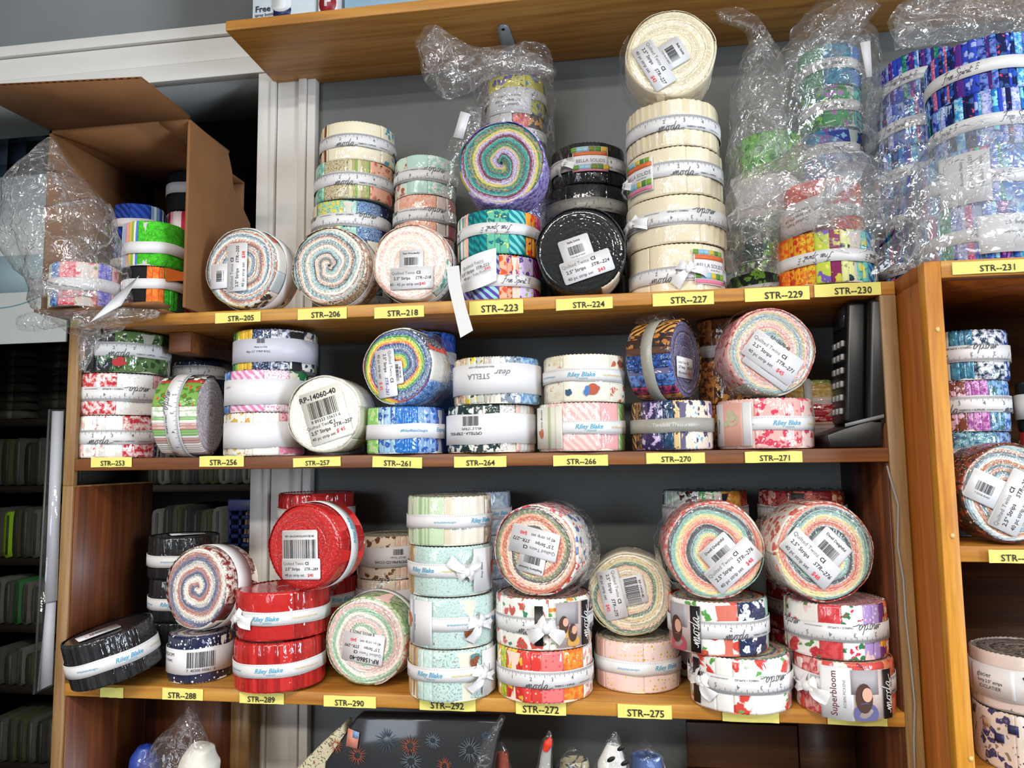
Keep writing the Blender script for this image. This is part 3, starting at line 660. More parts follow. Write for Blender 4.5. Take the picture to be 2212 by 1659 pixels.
for bb, code, du in (((462, 675, 567, 697), 'STR--205', .08), ((641, 666, 752, 690), 'STR--206', .08), ((807, 662, 918, 687), 'STR--218', .08), ((1013, 649, 1131, 679), 'STR--223', .07),
                 ((1201, 644, 1323, 669), 'STR--224', .08), ((1411, 632, 1540, 660), 'STR--227', .09), ((1611, 621, 1745, 650), 'STR--229', .1), ((1762, 612, 1898, 640), 'STR--230', .08)):
    shelf_tag(bb, code, -.0002, 'yellow paper tag reading '+code.replace('--', '-')+' on the top shelf edge', du=du)
shelf_tag((153, 689, 176, 707), '', -.0002, 'small blank yellow tag corner under the hanging clear bag')
for bb, code, du, tl in (((193, 988, 290, 1009), 'STR--253', .05, 0), ((428, 985, 531, 1008), 'STR--256', .05, 0), ((631, 988, 739, 1008), 'STR--257', .02, -1), ((803, 987, 914, 1010), 'STR--261', .02, 2.2),
                     ((980, 986, 1095, 1009), 'STR--264', .01, 0), ((1195, 983, 1313, 1006), 'STR--266', .02, 0), ((1397, 978, 1521, 1001), 'STR--270', .01, 0), ((1611, 975, 1730, 999), 'STR--271', .03, 0)):
    shelf_tag(bb, code, -.0002, 'yellow paper tag reading '+code.replace('--', '-')+' on the middle shelf edge', tl, du)
for bb, code, du in (((215, 1485, 270, 1506), '', 0), ((348, 1487, 443, 1511), 'STR--288', 0), ((515, 1496, 617, 1519), 'STR--289', 0), ((697, 1503, 815, 1527), 'STR--290', 0), ((905, 1507, 1029, 1534), 'STR--292', 0),
                 ((1114, 1514, 1223, 1543), 'STR--272', 0), ((1335, 1522, 1450, 1551), 'STR--275', .02), ((1562, 1531, 1680, 1559), '', 0), ((1790, 1537, 1912, 1566), '', 0)):
    lb = 'yellow paper tag reading '+code.replace('--', '-')+' on the lowest shelf edge' if code else {215: 'blank yellow tag mostly hidden under the tilted black roll', 1562: 'blank yellow tag under the white roll with red roses', 1790: 'blank yellow tag under the red floral roll with portrait label'}[bb[0]]
    shelf_tag(bb, code, -.0002, lb, 0, du)
shelf_tag((2063, 563, 2245, 590), 'STR--231', -.0735, 'yellow paper tag reading STR-231 on the orange cabinet top')
shelf_tag((2140, 1188, 2262, 1216), 'STR--278', -.0735, 'yellow paper tag cut by the picture edge on the cabinet shelf')
# ------------------------------------------------------------------ the rolls, shelf by shelf
GT, GMI, GL, GC, GR, GB = ('fabric rolls on the top shelf', 'fabric rolls on the middle shelf', 'fabric rolls on the lowest shelf', 'fabric rolls in the orange cabinet', 'fabric rolls on the cabinet top', 'fabric rolls in the cardboard box')
P205 = 'b5654a c98a6c e9d9c4 f2ece2 a9bfc9 7fa0ad 4f6570 d8dfe0 c77f63 e8d6c0 8fb0ba 5c7380'
P206 = '2e3a48 6f8f9a 9cc7c4 e3c7b2 f3e8da c9a690 3a4552 86aeb0 f0dccb d9a98c'
P218 = 'f6ecda f2b8ab f6cbbf f2a79a f7ddd0 fdf3e6 f6ecda 9fd0c2 f4b5a5 f8cdbc fbe9db'
P223 = '126266 1f7e80 2a928a 6fb0a4 6a1f40 94365a ae9cc4 cabed8 b8a8cc dcc490 cdbc58 a0aa3a 368576 cc8a62'
PBK = '111214 17191c 0e0f11 1b1d20'; PCR = 'f0e2c4 ecdcba f4e8cf e9d8b4'; PWH = 'f6f2e6 efeadb fffdf5 eae4d2 f6f2e6'
P261 = 'd8442f ea7a2a f2c12e f5dc3c a5cf45 2f9a4a 2a9aa0 2a62b0 233a8a 55688a 8fa6b8 7f93a8 4a6a9a 233a8a'
P270 = '6a6484 827c9c 544e6c 9a94ae 3f3a52 77709a'; P271 = 'e4a498 ecc2b4 d8cc98 92b6b2 82a2aa a6acb4 8caea6 c0ae6c e4aca2 d88880 efcbbe 90aeb2'
PPAT = 'f4eee2 efe8dc e6e0d6 6a7896 3b4a6e 4f5f82 7686a2 c47a6a b9705e e9cfc2 f4eee2'; PRED = 'c3201f b81c1e cc2a26 bc1f20'
P290 = 'eec2ba f0e2d4 f4eee0 a8c8ac 7fae88 90b898 cadcc8 f0d6cc e8aea8 f0cec4 a8c0c2'; P272 = 'f2d6c2 f6e6d8 eab79e e08a68 d26a50 dc8468 e6a48c a6b680 84966a 56626e 3e4858 efcab4'
P275 = 'f1dcb8 eac9b2 e8b5a6 5f7f6e 6f8f7e cfd8bf e6d59a ead9a8 d9a9a0 f3e8d2 b9c6a8'; P276 = 'd6705e e59484 efb8a2 efd48e e9dca6 a7cdb8 82b8a8 90acb0 465160 364050 b2bdbc dc9a8a'
PMIX = 'e9e2d4 d9cbb8 c9b49a e2d8c8 b9a890 f0e8da'; PDK = '2a2c30 3a3c40 1e2024 4a4640'
PBLU = '1a2a6a 24408a 152050 3a6ab0 0e1838'; PPNK = 'f2d9d4 ecc4be f8ebe4 e6b4ae'

# ---- top shelf: three coils turned to the viewer
r = face((432, 490, 612, 668), H1, -.006, 'e8e4da*60 d8c27a/1f2024/b9853c:1*70 efe8d8/2a3138/7a5a34:1*40 cfd8da*30', P205, 'rust, slate blue and cream coil facing out above the STR-205 tag', GT, yaw=-4, spin=20, P=.022)
band(r, 'plain', h=.022, ph=60)
barcode(r, 470, 594, 90, w=.034, h=.026); price(r, 513, 577, 90, 'STR--205', '$38')
r = face((622, 490, 797, 664), H1, -.001, 'efe6d6/b98a6a/4a3a30:2*80 f2ece0*40 c9b49a/3a342c:4*60', P206, 'navy, aqua and peach coil with strong glare above the STR-206 tag', GT, yaw=-2, spin=40, P=.024)
band(r, 'moda', ph=70)
r = face((799, 483, 973, 656), H1, -.001, 'f6e8d8/e9a08a/8fc4b4:2*80 f4efe2*50 cfe4da/6fa898:1*50', P218, 'pink, mint and ivory coil facing out above the STR-218 tag', GT, spin=10, P=.021)
band(r, 'moda', ph=70)
barcode(r, 889, 566, 0, 'Sew Wonderful', lines=('Jelly Roll', '40 pcs'), w=.032, h=.032); price(r, 890, 602, 0, 'STR--218', '$40', w=.058, pcs='40 - 42 pc strip set')
# back stack behind the first coils: five high, upper three seen
zs = [H1+.0006+HH*i for i in range(7)]
BK = .100
for i, (bb, wall, lab) in enumerate((
    ((674, 600, 846, 690), 'cfe0d2/4f6a86/e8d36a:1*60 8fb8b0/24364f:2*60 dcd8c6*40', 'mint and grey floral roll at the bottom behind the STR-206 coil'),
    ((674, 510, 846, 600), 'a9d4c4/4a5a70/f2d25a:1*60 7fb4a8/20304a/dfe8e0:2*50 e2dcc8*40 3d4a60*30', 'mint and slate floral roll peeking over the STR-206 coil'),
    ((672, 432, 846, 515), '~d7c4a0,8a6a4a,e9dcc0,2f2a26,b99a70#9*44 8fd0bc/e9d84a/1d3a8a:2*44 a9dcc8/24408a:3*20 7f9cc4/2a4a7a/e8e8e0:4*40 16265c/f0ecd8/7fb4d8:3*40 1f2430*14', 'teal, blue and navy printed roll third from the top behind STR-206'),
    ((678, 350, 856, 436), '7fa0b0/2a3c5a:4*16 9ad8c4/5fb0a0/e8e060:2*34 cdbf9a/8a7a50/3a3a30:4*38 ~d8cfa8,b9b078,8fae5a,f2c09a#7*30 f2b49a/d87a60/4a5a30:1*44 cfc98a/2a2a24:2*34', 'sage, mint and coral print roll second from the top behind STR-206'),
    ((690, 266, 857, 350), 'd9c98a/6a4a2a/e8e0c0:1*18 ~f2b49a,6a3a2a,f6e6b0,efd8a8#6*30 f4e9cc*84 f2e6c6/3f9ab8/f0dca0:1*36 3f9ab8*14 efe2c0*12', 'cream printed roll topping the back stack beside the white casing'))):
    r = stand(bb, zs[i], wall, PMIX, lab, GT, yf=BK-.004*(i % 2))
    band(r, 'moda', ph=(-8, 12, 5, 2, -2)[i], flip=i == 2)
for i, (bb, wall, lab) in enumerate((
    ((850, 590, 984, 680), 'f0dcd0*60 e9c8b8*60', 'pale peach roll hidden at the bottom behind the STR-218 coil'),
    ((850, 505, 984, 590), 'f2d8cc/e08a78/f8ece0:1*90 ~e9d2c8,d9a89a,f2e6de#8*70', 'blush roll with pink print just above the STR-218 coil'),
    ((848, 428, 986, 510), '~eae2d4,d8ccc0,e8b8a8#6*40 f4ac90/f2c8b4/e87a60:2*70 e9d9d2*20 ~d89a90,efe0da,c9707a,f2e8e2#8*50', 'peach and dusty rose striped roll behind the STR-218 coil'),
    ((850, 346, 986, 430), 'd4ead8/c05a4a/e9a23a:1*60 c0e2d6*40 a4d8ca/f2f4ea/6fb8a8:2*50 cfe4d4*40', 'pale mint roll topping the back stack beside the bagged stack'))):
    r = stand(bb, zs[i], wall, PPNK, lab, GT, yf=BK)
    band(r, 'moda', ph=4, flip=True)
# STR-223: bright unwrapped rolls
r = stand((991, 552, 1168, 650), H1, '3f2a6a/8ab040/e8d040:2*20 b8a8dc/5a4a9a/efeaf6:5*34 9fd4d8/5a48a8/d0ecec:5*44 f2b090/e8582a/7a3f9a:1*30 d8c4ec/6a3f9a/8ab83a:1*26 c8409a/5a1f5a/f080c0:5*26 e0486a/a02040:2*18', 'e9e0d0 c8b8d8', 'bright purple, aqua and magenta printed roll directly above STR-223 tag', GT, yf=.006, wrap=False)
band(r, 'free', z=.026, ph=24)
r2 = stand((987, 450, 1170, 555), r.top, '~f2b0a0,2a8a8a,f6e8d8,e86a4a,7fd0c0,f2d0c0,1f5a6a#14*52 1f9a9a/0f6a72/a8dcc8:5*30 6fc4a4/1f7a84/d8e88a:1*30 1a8a96/7fd4cc/0f5a68:5*26 f0a03a/e8482a/3a1a4a:1*20 e8326a/f07aa0/a01a3a:2*40', P223, 'teal and red unwrapped roll standing under the rainbow hairpin coil', GT, yf=.006, wrap=False)
band(r2, 'free', z=.034, ph=-4, flip=True)
c223 = face((984, 276, 1182, 462), r2.top, .004, 'b8a8dc/6a58b0/e8e0f4:1*60 8a78c8/e8e0f4/5a48a0:1*60 2a8a8a*40 c9b03a*30', P223, 'unwrapped rainbow coil of teal, plum and lime above the STR-223 rolls', GT, wrap=False, P=.0235, turn=-1, spin=150)
# tag card hanging on the STR-223 roll and its ribbon tail are children of that roll
card = MB(); V = []; nx, nz = 9, 3
for i in range(nx):
    for j in range(nz):
        s, t = i/(nx-1), j/(nz-1); a = math.radians(-52+48*s); rr = r.R+.006+.012*math.sin(math.pi*.5*(1-s))*.4
        V.append((rr*math.sin(a), -rr*math.cos(a), .012+.042*t+.013*s-.004*(1-t)*math.sin(3*s)))
ob = link('hang_tag_card', mesh('hang_tag_card', V, gridF(nx, nz)), PAPER, r.e); r.lab = ob; r.labR = r.R+.0125
bent_print([('Quilted Twins', -33, .047, .0058, 14), ], 'printed_text', ob, r.R+.0118, INKG)
bent_print([('2.5" Strips  STR-223', -31, .040, .0054, 14, .2, .012), ('40 pc - Tula Pink', -31, .033, .0050, 14)], 'printed_text', ob, r.R+.0118, INK)
bent_print([('$48', -14, .040, .0054, 14, 0, .015)], 'printed_price', ob, r.R+.0118, RED)
tl = MB(); P0 = [atY(978, 575, -.02), atY(981, 620, -.024), atY(990, 665, -.026), atY(1003, 722, -.028)]; inv = r.M.inverted(); V = []
for i, p in enumerate(P0):
    for s in (-1, 1):
        V.append(tuple(inv @ Vector((p[0]+s*.0085+.001*i, p[1]-.002*s, p[2]+(.004*s if i == 3 else 0)))))
link('ribbon_tail', mesh('ribbon_tail', V, gridF(4, 2)), SATIN, r.e)
# bagged stack behind the rainbow coil
bz = []
for i, (bb, wall, lab) in enumerate((
    ((1036, 560, 1196, 650), '5a3a7a/c03a6a:1*60 2a6a7a*60', 'dark plum roll hidden at the bottom of the bagged stack'),
    ((1036, 470, 1196, 560), '6a3a5a/e8a03a:1*60 3a5a7a*60', 'plum printed roll second from the bottom of the bagged stack'),
    ((1036, 385, 1196, 470), '4a3a6a/c8b8e0/e8d050:1*80 8a78c8/e0d8f0:1*60', 'violet printed roll behind the rainbow hairpin coil'),
    ((1034, 300, 1196, 385), '8a3a5a/e8c040/2a5a3a:1*80 5a2a4a/d0406a:1*70', 'crimson floral roll partly hidden behind the rainbow coil'),
    ((1032, 222, 1194, 302), '4a4456/b8a8c8/e8e0ea:2*44 a8d4d8/3a8aa0:1*14 c04a8a/6a1a4a/e890c0:5*30 c8283a/f07a6a:2*26 1a1a1e/e8a03a/c03a5a:1*40 2a2a2e*30', 'magenta and black printed roll with barcode label inside the bag'),
    ((1036, 140, 1190, 222), 'd8d4e8/5a5ab0/a02a4a:1*36 d8d04a/5a4ab0/8a4a2a:1*70 c9c43a/4a6ab0:1*40 3a6a4a*30', 'yellow floral roll with white card on top inside the bag'))):
    r = stand(bb, zs[i], wall, 'd8c8d8 b8a8c8', lab, GT, yf=.118, Rf=.0455, anchor='c')
    if i >= 3: band(r, 'free', ph=20)
    if i == 4:
        label_patch(r, -28, .034, .038, .050); on_label(r, [('MOON', -34, .046, .0058, 0), ('sun', -38, .040, .0045, 0), ('Moon Garden', -30, .034, .0042, 0), ('|4521', -28, .020, .012, 0)])
    if i == 5:
        label_patch(r, -12, .016, .070, .034, ang=-3); on_label(r, [('Quilted Twins', -12, .010, .0055, 180), ('2.5" Strips STR-223', -14, .017, .0050, 180, 0, .01), ('Moon Garden 40 pc', -12, .024, .0045, 180)])
# STR-224 black
c224 = face((1153, 446, 1356, 638), H1, .008, '17181b*60 1a1b1e*60 e8dcc4*30 1a1b1e*40', PBK, 'black coil with white price sticker facing out above STR-224 tag', GT, yaw=2, P=.02)
barcode(c224, 1245, 540, 17, 'Bella Solids', lines=('Jelly Roll', '40 pcs'), w=.040, h=.034); price(c224, 1267, 578, 17, 'STR--224', '$43', w=.066, h=.029)
for i, bb in enumerate(((1186, 560, 1352, 645), (1184, 475, 1354, 560), (1180, 392, 1354, 478), (1188, 312, 1352, 396))):
    r = stand(bb, zs[i], '17181b*60 1b1c1f*50 131416*60', PBK, ('black roll hidden at the bottom behind the black STR-224 coil', 'black roll third from the top behind the black STR-224 coil', 'black roll with grey ruler ribbon just above the STR-224 coil', 'black roll with striped solids label topping its stack')[i], GT, yf=BK)
    if i >= 1: band(r, 'moda', ph=10, mt=GREYT if i == 2 else None)
    if i == 3:
        label_patch(r, 4, .034, .052, .036)
        for j, (x, c) in enumerate(((-20, '6a9a3a'), (-11, '9ac4d8'), (-3, 'a8c8dc'), (6, '7a8a3a'), (15, '5a8a3a'), (24, 'd8b03a'))):
            color_bar(r, x, .048, .0085, .007, mat('bar_'+c, c, .5)); color_bar(r, x+3, .022, .0085, .007, mat('bar_'+c, c, .5))
        color_bar(r, 4, .0415, .050, .005, mat('bar_orange', 'e0703a', .5)); color_bar(r, 4, .0175, .050, .003, mat('bar_pink', 'e07a9a', .5))
        on_label(r, [('BELLA SOLIDS', 4, .032, .0068, 0), ('moda fabrics', 14, .027, .0032, 0)], INKG); bow(r, -36, .030, .020)
# STR-227 cream tower
zt = H1+.0006; prev = None
CW = 'f1e3c6*40 efe0c0*40 f3e6ca*40'; CS = '~f1e3c6,eadab6,f4e9d0#16*120 efe0c0*40'
for i, (bb, wl) in enumerate((((1357, 522, 1568, 632), CW), ((1350, 412, 1570, 525), 'f1e3c6*90 ~f1e3c6,eadab6#6*50'), ((1352, 306, 1562, 414), 'f1e3c6*80 ~f1e3c6,eadab6,f4e9d0#7*60'), ((1350, 210, 1556, 308), CS))):
    r = stand(bb, zt, wl, PCR, ('cream roll with bow and striped solids label directly above STR-227', 'cream roll with upside-down ruler ribbon, second of the cream tower', 'cream roll with colourful solids label, third of the cream tower', 'pleated cream roll with ruler ribbon below the cream coil')[i], GT, yf=.012, H=.0632)
    band(r, 'moda', ph=(0, 18, 28, 14)[i], z=(.024, .034, .034, .031)[i], flip=i == 1)
    if i in (0, 2):
        q = 42 if i == 0 else -46
        label_patch(r, q, .032, .050, .044)
        for j, (x, c) in enumerate(((-20, '6a9a3a'), (-11, '8ac0dc'), (-3, '9ac4d8'), (6, 'd8c03a'), (15, '5a8a3a'), (24, '8ab03a'))):
            color_bar(r, q-4+x*.8, .051, .0072, .006, mat('bar_'+c, c, .5)); color_bar(r, q-2+x*.8, .021, .0072, .008, mat('bar_'+c, c, .5))
        color_bar(r, q, .0445, .048, .006, mat('bar_orange', 'e0703a', .5)); color_bar(r, q, .0135, .048, .0045, mat('bar_pink', 'e07a9a', .5))
        on_label(r, [('BELLA SOLIDS', q, .0345, .0072, 0), ('moda fabrics', q+6, .029, .0034, 0)], INKG)
    if i == 0: bow(r, 12, .028, .032, wd=.019)
    if i == 1: bow(r, -52, .034, .030, wd=.020)
    if i == 2: bow(r, -72, .030, .020)
    zt = r.top
c227 = face((1347, 27, 1553, 216), zt, .012, 'f1e3c6*90 efe0c0*60 f4e9d0*50', PCR, 'large cream coil facing out on top of the cream tower', GT, pitch=0, P=.02)
price(c227, 1412, 140, -62, 'STR--227', '$43', w=.066, h=.030); barcode(c227, 1451, 118, -62, 'Bella Solids', lines=('Jelly Roll', '40 pcs'), w=.036, h=.036)
# STR-229 / STR-230
r = stand((1574, 522, 1690, 616), H1, '1f3a2a/4a8a3a/0f1f18:1*40 2a2f2a/7aa83a/0f2a3a:1*60 16302a/5a9a4a:1*50 2a3a1a*20', 'c8d0c0 3a5a4a', 'dark green floral roll in clear bag above the STR-229 tag', GT, yf=.104, Rf=.045, anchor='l', wrap=False); band(r, 'free', z=.020, ph=0, flip=True)
g229 = r
r = stand((1576, 440, 1692, 522), r.top, '1a4a3a/0f2a24:2*60 2a5a2a/7ab83a:1*60', 'c8d0c0 3a5a4a', 'deep green roll second in the clear bag over STR-229', GT, yf=.104, Rf=.045, anchor='l', wrap=False)
r = stand((1582, 355, 1690, 440), r.top, 'dcd8cc*60 e8e4d8*60', 'e8e4d8 d8d0c0', 'pale wrapped roll third in the clear bag over STR-229', GT, yf=.104, Rf=.045, anchor='l', wrap=False); band(r, 'wide')
r = stand((1590, 272, 1690, 355), r.top, '6ab04a/3a7a2a/b8e08a:1*80 8ac45a/4a8a3a:1*60', 'c8e0b0 8ab870', 'light green floral roll topping the bagged stack beside cream tower', GT, yf=.104, Rf=.045, anchor='l', wrap=False)
r230 = stand((1677, 508, 1896, 610), H1, 'b02048/e85a3a:2*10 d82a2a/f07a2a/a01a3a:2*18 e8542a/f2a02a:2*14 f2a82a/d8402a:1*14 f2c83a/e8702a/b03a4a:2*16 c0d04a/7a5ab0/f2e07a:1*14 8a2a5a/d8d04a:1*10 e8e8a0/2a3a4a/5ab0a0:1*16 7ad0c8/e8e07a/2a8a9a:1*14 5ab8c8/3a5ab0/c8ecd8:5*12 e8f0e0/6a3aa0/3aa08a:1*14 3aa07a/1a5a5a:2*12', 'd8c8c0 4a4448', 'rainbow printed unwrapped roll directly above the STR-230 tag', GT, yf=-.006, wrap=False, H=.066)
band(r230, 'free', z=.033, ph=-12, flip=True)
rr230 = stand((1690, 372, 1866, 500), r230.top, '2a2a6a*10 e0503a/c8302a/f08a5a:2*60 d8283a/f0605a/3a4a3a:1*40 e8503a/f0905a:2*40', 'e8c0b0 c83a3a', 'red batik roll in clear bag on top of the rainbow roll', GT, yf=.010, wrap=False, H=.070)
band(rr230, 'free', z=.028, ph=30, flip=True)
label_patch(rr230, -38, .022, .078, .040, name='hang_tag_card', off=.006, ang=9); on_label(rr230, [('Quilted Twins', -36, .018, .0058, 188), ('2.5" Strips STR-230', -36, .025, .0050, 188, 0, .01), ('Kaffe Fassett 40 pc', -36, .031, .0044, 188)])
label_patch(rr230, 12, .048, .056, .012, name='ribbon_tail', mt=SATIN, off=.008, ang=30)
# green and blue rolls in a bag behind, standing on a stack of their own
zz = H1+.0006
for i, (bb, wall, lab) in enumerate((
    ((1744, 590, 1864, 660), '2a4a7a*60 2a6a6a*60', 'blue roll hidden at the bottom behind the rainbow roll'),
    ((1744, 430, 1864, 510), '3a5a9a/7ab0d0:1*60 2a3a7a*60', 'blue printed roll behind the bagged red batik roll'),
    ((1744, 345, 1864, 425), '2a4a8a/5a3a8a:1*60 1f5a8a/7ac0d0:1*60', 'cobalt printed roll under the green bagged roll'),
    ((1748, 262, 1864, 345), '2a7ab0/7a3a9a/5ad0d8:1*60 3a4a9a/8ac0e0:1*60', 'blue and violet roll peeking below the green bagged roll'),
    ((1764, 178, 1864, 262), 'e05a3a/f0d04a:1*12 2a7a5a/8ad04a/1a4a3a:1*40 3a9a5a/b070c0/1f5a4a:1*40 2a6a9a/5ad0b0:2*30', 'green and teal floral roll in bag below the wall shelf'),
    ((1760, 92, 1860, 178), '2a8a6a/6ad08a/1a5a4a:4*50 3a9ab0/2a6a9a:2*30 5a8ac8*30', 'emerald and aqua roll topping the bagged stack under the wall shelf'))):
    r = stand(bb, zz, wall, 'c8d8d0 5a8a8a', lab, GT, yf=.112, Rf=.044, anchor='r', wrap=False); zz = r.top
    if i >= 3: band(r, 'free', ph=8)
# ---- cabinet top: blue stacks
CT = .2002
def bluewall(s):
    rg = random.Random(s); cs = ['14205a/2a5ac0/8ad0e8:1', '1a2f8a/7a8ae0/3ac0c8:2', '2a7ac8/8ad8e8/1a2a6a:1', '3a9ad8/a8e0f0/2a4aa8:2', '5a2a8a/c870c0/2a3a9a:1', '1f6a5a/3ac08a/142050:2', '2f4ac0/a8b8f0/1a1f5a:1', 'c8608a/e8b0d0/3a2a6a:4', '8a9ae8/d0d8f8/3a4ab0:2', '101a4a/3a5a9a/c84a6a:1']
    return ' '.join('%s*%d' % (rg.choice(cs), rg.randint(3, 9)) for _ in range(34))
CTB = -.073
zz = CT
for i, (bb, lab) in enumerate((((1985, 480, 2262, 562), 'pale blue printed roll in clear bag directly above the STR-231 tag'), ((1985, 402, 2262, 482), 'blue printed roll with white card in the bag above STR-231'),
                 ((2000, 190, 2270, 326), 'cobalt and violet unwrapped roll with ribbon resting on the bagged rolls'), ((1990, 60, 2270, 205), 'bright blue and violet unwrapped roll topping the cabinet stack'))):
    r = stand(bb, zz, bluewall(i+5) if i >= 2 else bluewall(i+20).replace('14205a', '5a78c0').replace('101a4a', '6a8ac8').replace('1a2f8a', '4a6ac8'), 'a8b8d8 1a2a5a', lab, GR, yf=-.066+.004*i, wrap=False, H=.066)
    zz = r.top; band(r, 'free', ph=(8, 10, -46, -22)[i], z=.030)
    if i == 1: label_patch(r, -12, .030, .052, .058, off=.006); on_label(r, [('Quilted Twins', 2, .036, .0058, 90), ('2.5" Strips STR-231', -6, .036, .0050, 90, 0, .01), ('Brandon Mably', -14, .036, .0046, 90)])
    if i == 0: label_patch(r, 20, .028, .050, .042, off=.006); on_label(r, [('2.5" Strips', 30, .040, .0052, 0, 0, .01), ('Layers 40 pc', 30, .030, .0048, 0)])
zz = CT
for i, (bb, lab) in enumerate((((1893, 480, 2010, 562), 'navy roll hidden low behind the bagged cabinet rolls'), ((1893, 405, 2010, 482), 'navy printed roll second from the cabinet top at the back'), ((1893, 322, 2010, 404), 'dim blue roll third from the cabinet top at the back'),
                 ((1890, 200, 2040, 322), 'blue violet roll in clear film behind the cobalt roll'), ((1900, 75, 2040, 200), 'navy and lilac roll with ribbon behind the bright blue roll'))):
    x0, y0, x1, y1 = bb; r = stand((x0, y0, x0+190, y1), zz, bluewall(i+40), 'a8b8d8 1a2a5a', lab, GR, yf=.072, wrap=False, H=.064); zz = r.top; band(r, 'free', ph=-30, z=.030)
# ---- middle shelf
MH = .0592
z0 = .0004
r = stand((158, 893, 350, 983), z0, '~f0ebe0,d8cfc0,f6f2e8#7*40 e8a8a0/f6f0e8:2*10 f4f1ea/dcd6d0/e06a6a:1*34 f6f4ee*24 c8283a/f4e4e0/f0606a:2*52 23356a/e8ecf0/8ab0d8:1*28 2a2c30*16', PMIX, 'white and crimson holiday roll directly above the STR-253 tag', GMI, yf=.005, H=MH); band(r, 'moda', ph=-8)
r2 = stand((161, 795, 360, 893), r.top, '2c2c30/f0ece4:5*22 c8242c*12 c82832/f4dcd8/e06060:2*50 f4f2ec/d8d8d8/6a7a6a:3*46 f0b0ac/c8303a:3*24 e9e2d0*26', PMIX, 'black, red and white holiday roll in the middle of its stack', GMI, yf=.005, H=MH); band(r2, 'moda', ph=4, flip=True)
r3 = stand((166, 702, 372, 795), r2.top, '4a4a48/8a8a84:2*46 2a2c30/3f6a3a/f0ece0:1*30 5a7a44/2f4a2a/f4f0e6:1*70 8a9a6a/e9e4d8:5*30', 'c8c8b8 5a6a4a', 'green berry print roll wrapped with portrait label under the box', GMI, yf=.004, H=MH); band(r3, 'moda', ph=10, z=.033)
label_patch(r3, -58, .030, .044, .052, mt=mat('label_charcoal', '3a3a3c', .5)); color_bar(r3, -62, .032, .022, .030, mat('print_skin', 'e0a890', .6), 'portrait_print'); color_bar(r3, -62, .045, .020, .010, mat('print_hair', '5a4a42', .6), 'portrait_print', d=1)
on_label(r3, [('moda', -42, .030, .007, 90)], mat('ink_white', 'e8e8e8', .6))
motif(r3, r3.e, r3.R+.0018, -8, .014, .020, .014, mat('print_red_barn', 'c0282a', .6))
r = stand((380, 880, 508, 980), z0, '1c2440*60 26304a*50', PDK, 'navy roll hidden behind the lying green holiday roll', GMI, yf=.102, H=.049, Rf=.045, anchor='c')
r = stand((378, 820, 506, 880), r.top, '1c2440*60 26304a*50', PDK, 'navy roll in the middle of the stack behind the lying roll', GMI, yf=.102, H=.049, Rf=.045, anchor='c')
r = stand((374, 766, 502, 820), r.top, '16203f/e8ecf2/3a5aa8:3*60 1a2444*60', PDK, 'navy roll with dotted print and pale ribbon below the wood cleat', GMI, yf=.102, H=.048, Rf=.045, anchor='c'); band(r, 'moda', ph=10, z=.030)
r = lying((360, 806, 464, 983), z0, .041, '4a4642/2a2a2c:2*16 2a2826/f0ece0/c8282a:1*24 c83030*6 7aa84a/4a7a2a/d84030:1*40 c9d8b8/f0f4e8:2*14 ~8ab870,e9e4da,f0ece4,c89a94,f4f0ea#14*60 ~d8cfc4,8a2a2e,f0ebe2#6*30', 'c9b8bc e0d4d6 a89aa0 d8ccd0 b9a8b0', 'green and cream holiday roll lying on its side by STR-253', GMI, yaw=9)
band(r, 'moda', ph=0, z=.028)
r = stand((482, 893, 662, 983), z0, '~f0ebe0,d8cfc0#3*12 f4f0e6/d8b04a/f0ece0:1*44 f2ecdf/e0a03a:1*10 f6f2e8*30 e88aa8/f2c0d0/d85a80:1*44 4a6aa8*20', PMIX, 'white roll with yellow and pink motifs above the STR-256 tag', GMI, yf=-.006, H=.0575); band(r, 'wide', z=.028, h=.034); on_band(r, [('25055', 52, .018, .0036, 0)], INKG)
r = stand((484, 806, 668, 894), r.top, '2a7a5a*6 8ab8e8/3a6ab8:2*22 4a5a70*4 e88ab8/f6d8e8/c85a90:5*46 f2e9ee/e08ab0:4*30 2a7a4a/d8ecd8/1a5a34:1*56', PMIX, 'pink, blue and green tropical roll with white paper band, second in stack', GMI, yf=-.002, H=.0575); band(r, 'wide', z=.028, h=.034); on_band(r, [('2/6/40PC', -62, .035, .0036, 0)], INKG)
r = stand((502, 722, 688, 808), r.top, '3a5aa0*8 2f6a3a/4a8a4a:2*18 b0d04a*10 f0c83a/e8a02a:4*24 26324f/8a98b8:4*24 3a4460/d8dce8:2*24 e9e4dc/2a3a5a/d88a5a:1*44 d8dce0/5a9a4a:1*30', PDK, 'roll with lime and navy prints topping the stack above STR-256', GMI, yf=.012, H=.0575); band(r, 'wide', z=.028, h=.032, mt=mat('pale_lilac_paper', 'c9c9d6', .4)); on_band(r, [('|771', -20, .040, .006, 0), ('Made in USA', -20, .032, .0034, 0), ('40pc 2.5" STRIP ROLL', -24, .026, .0038, 0)])
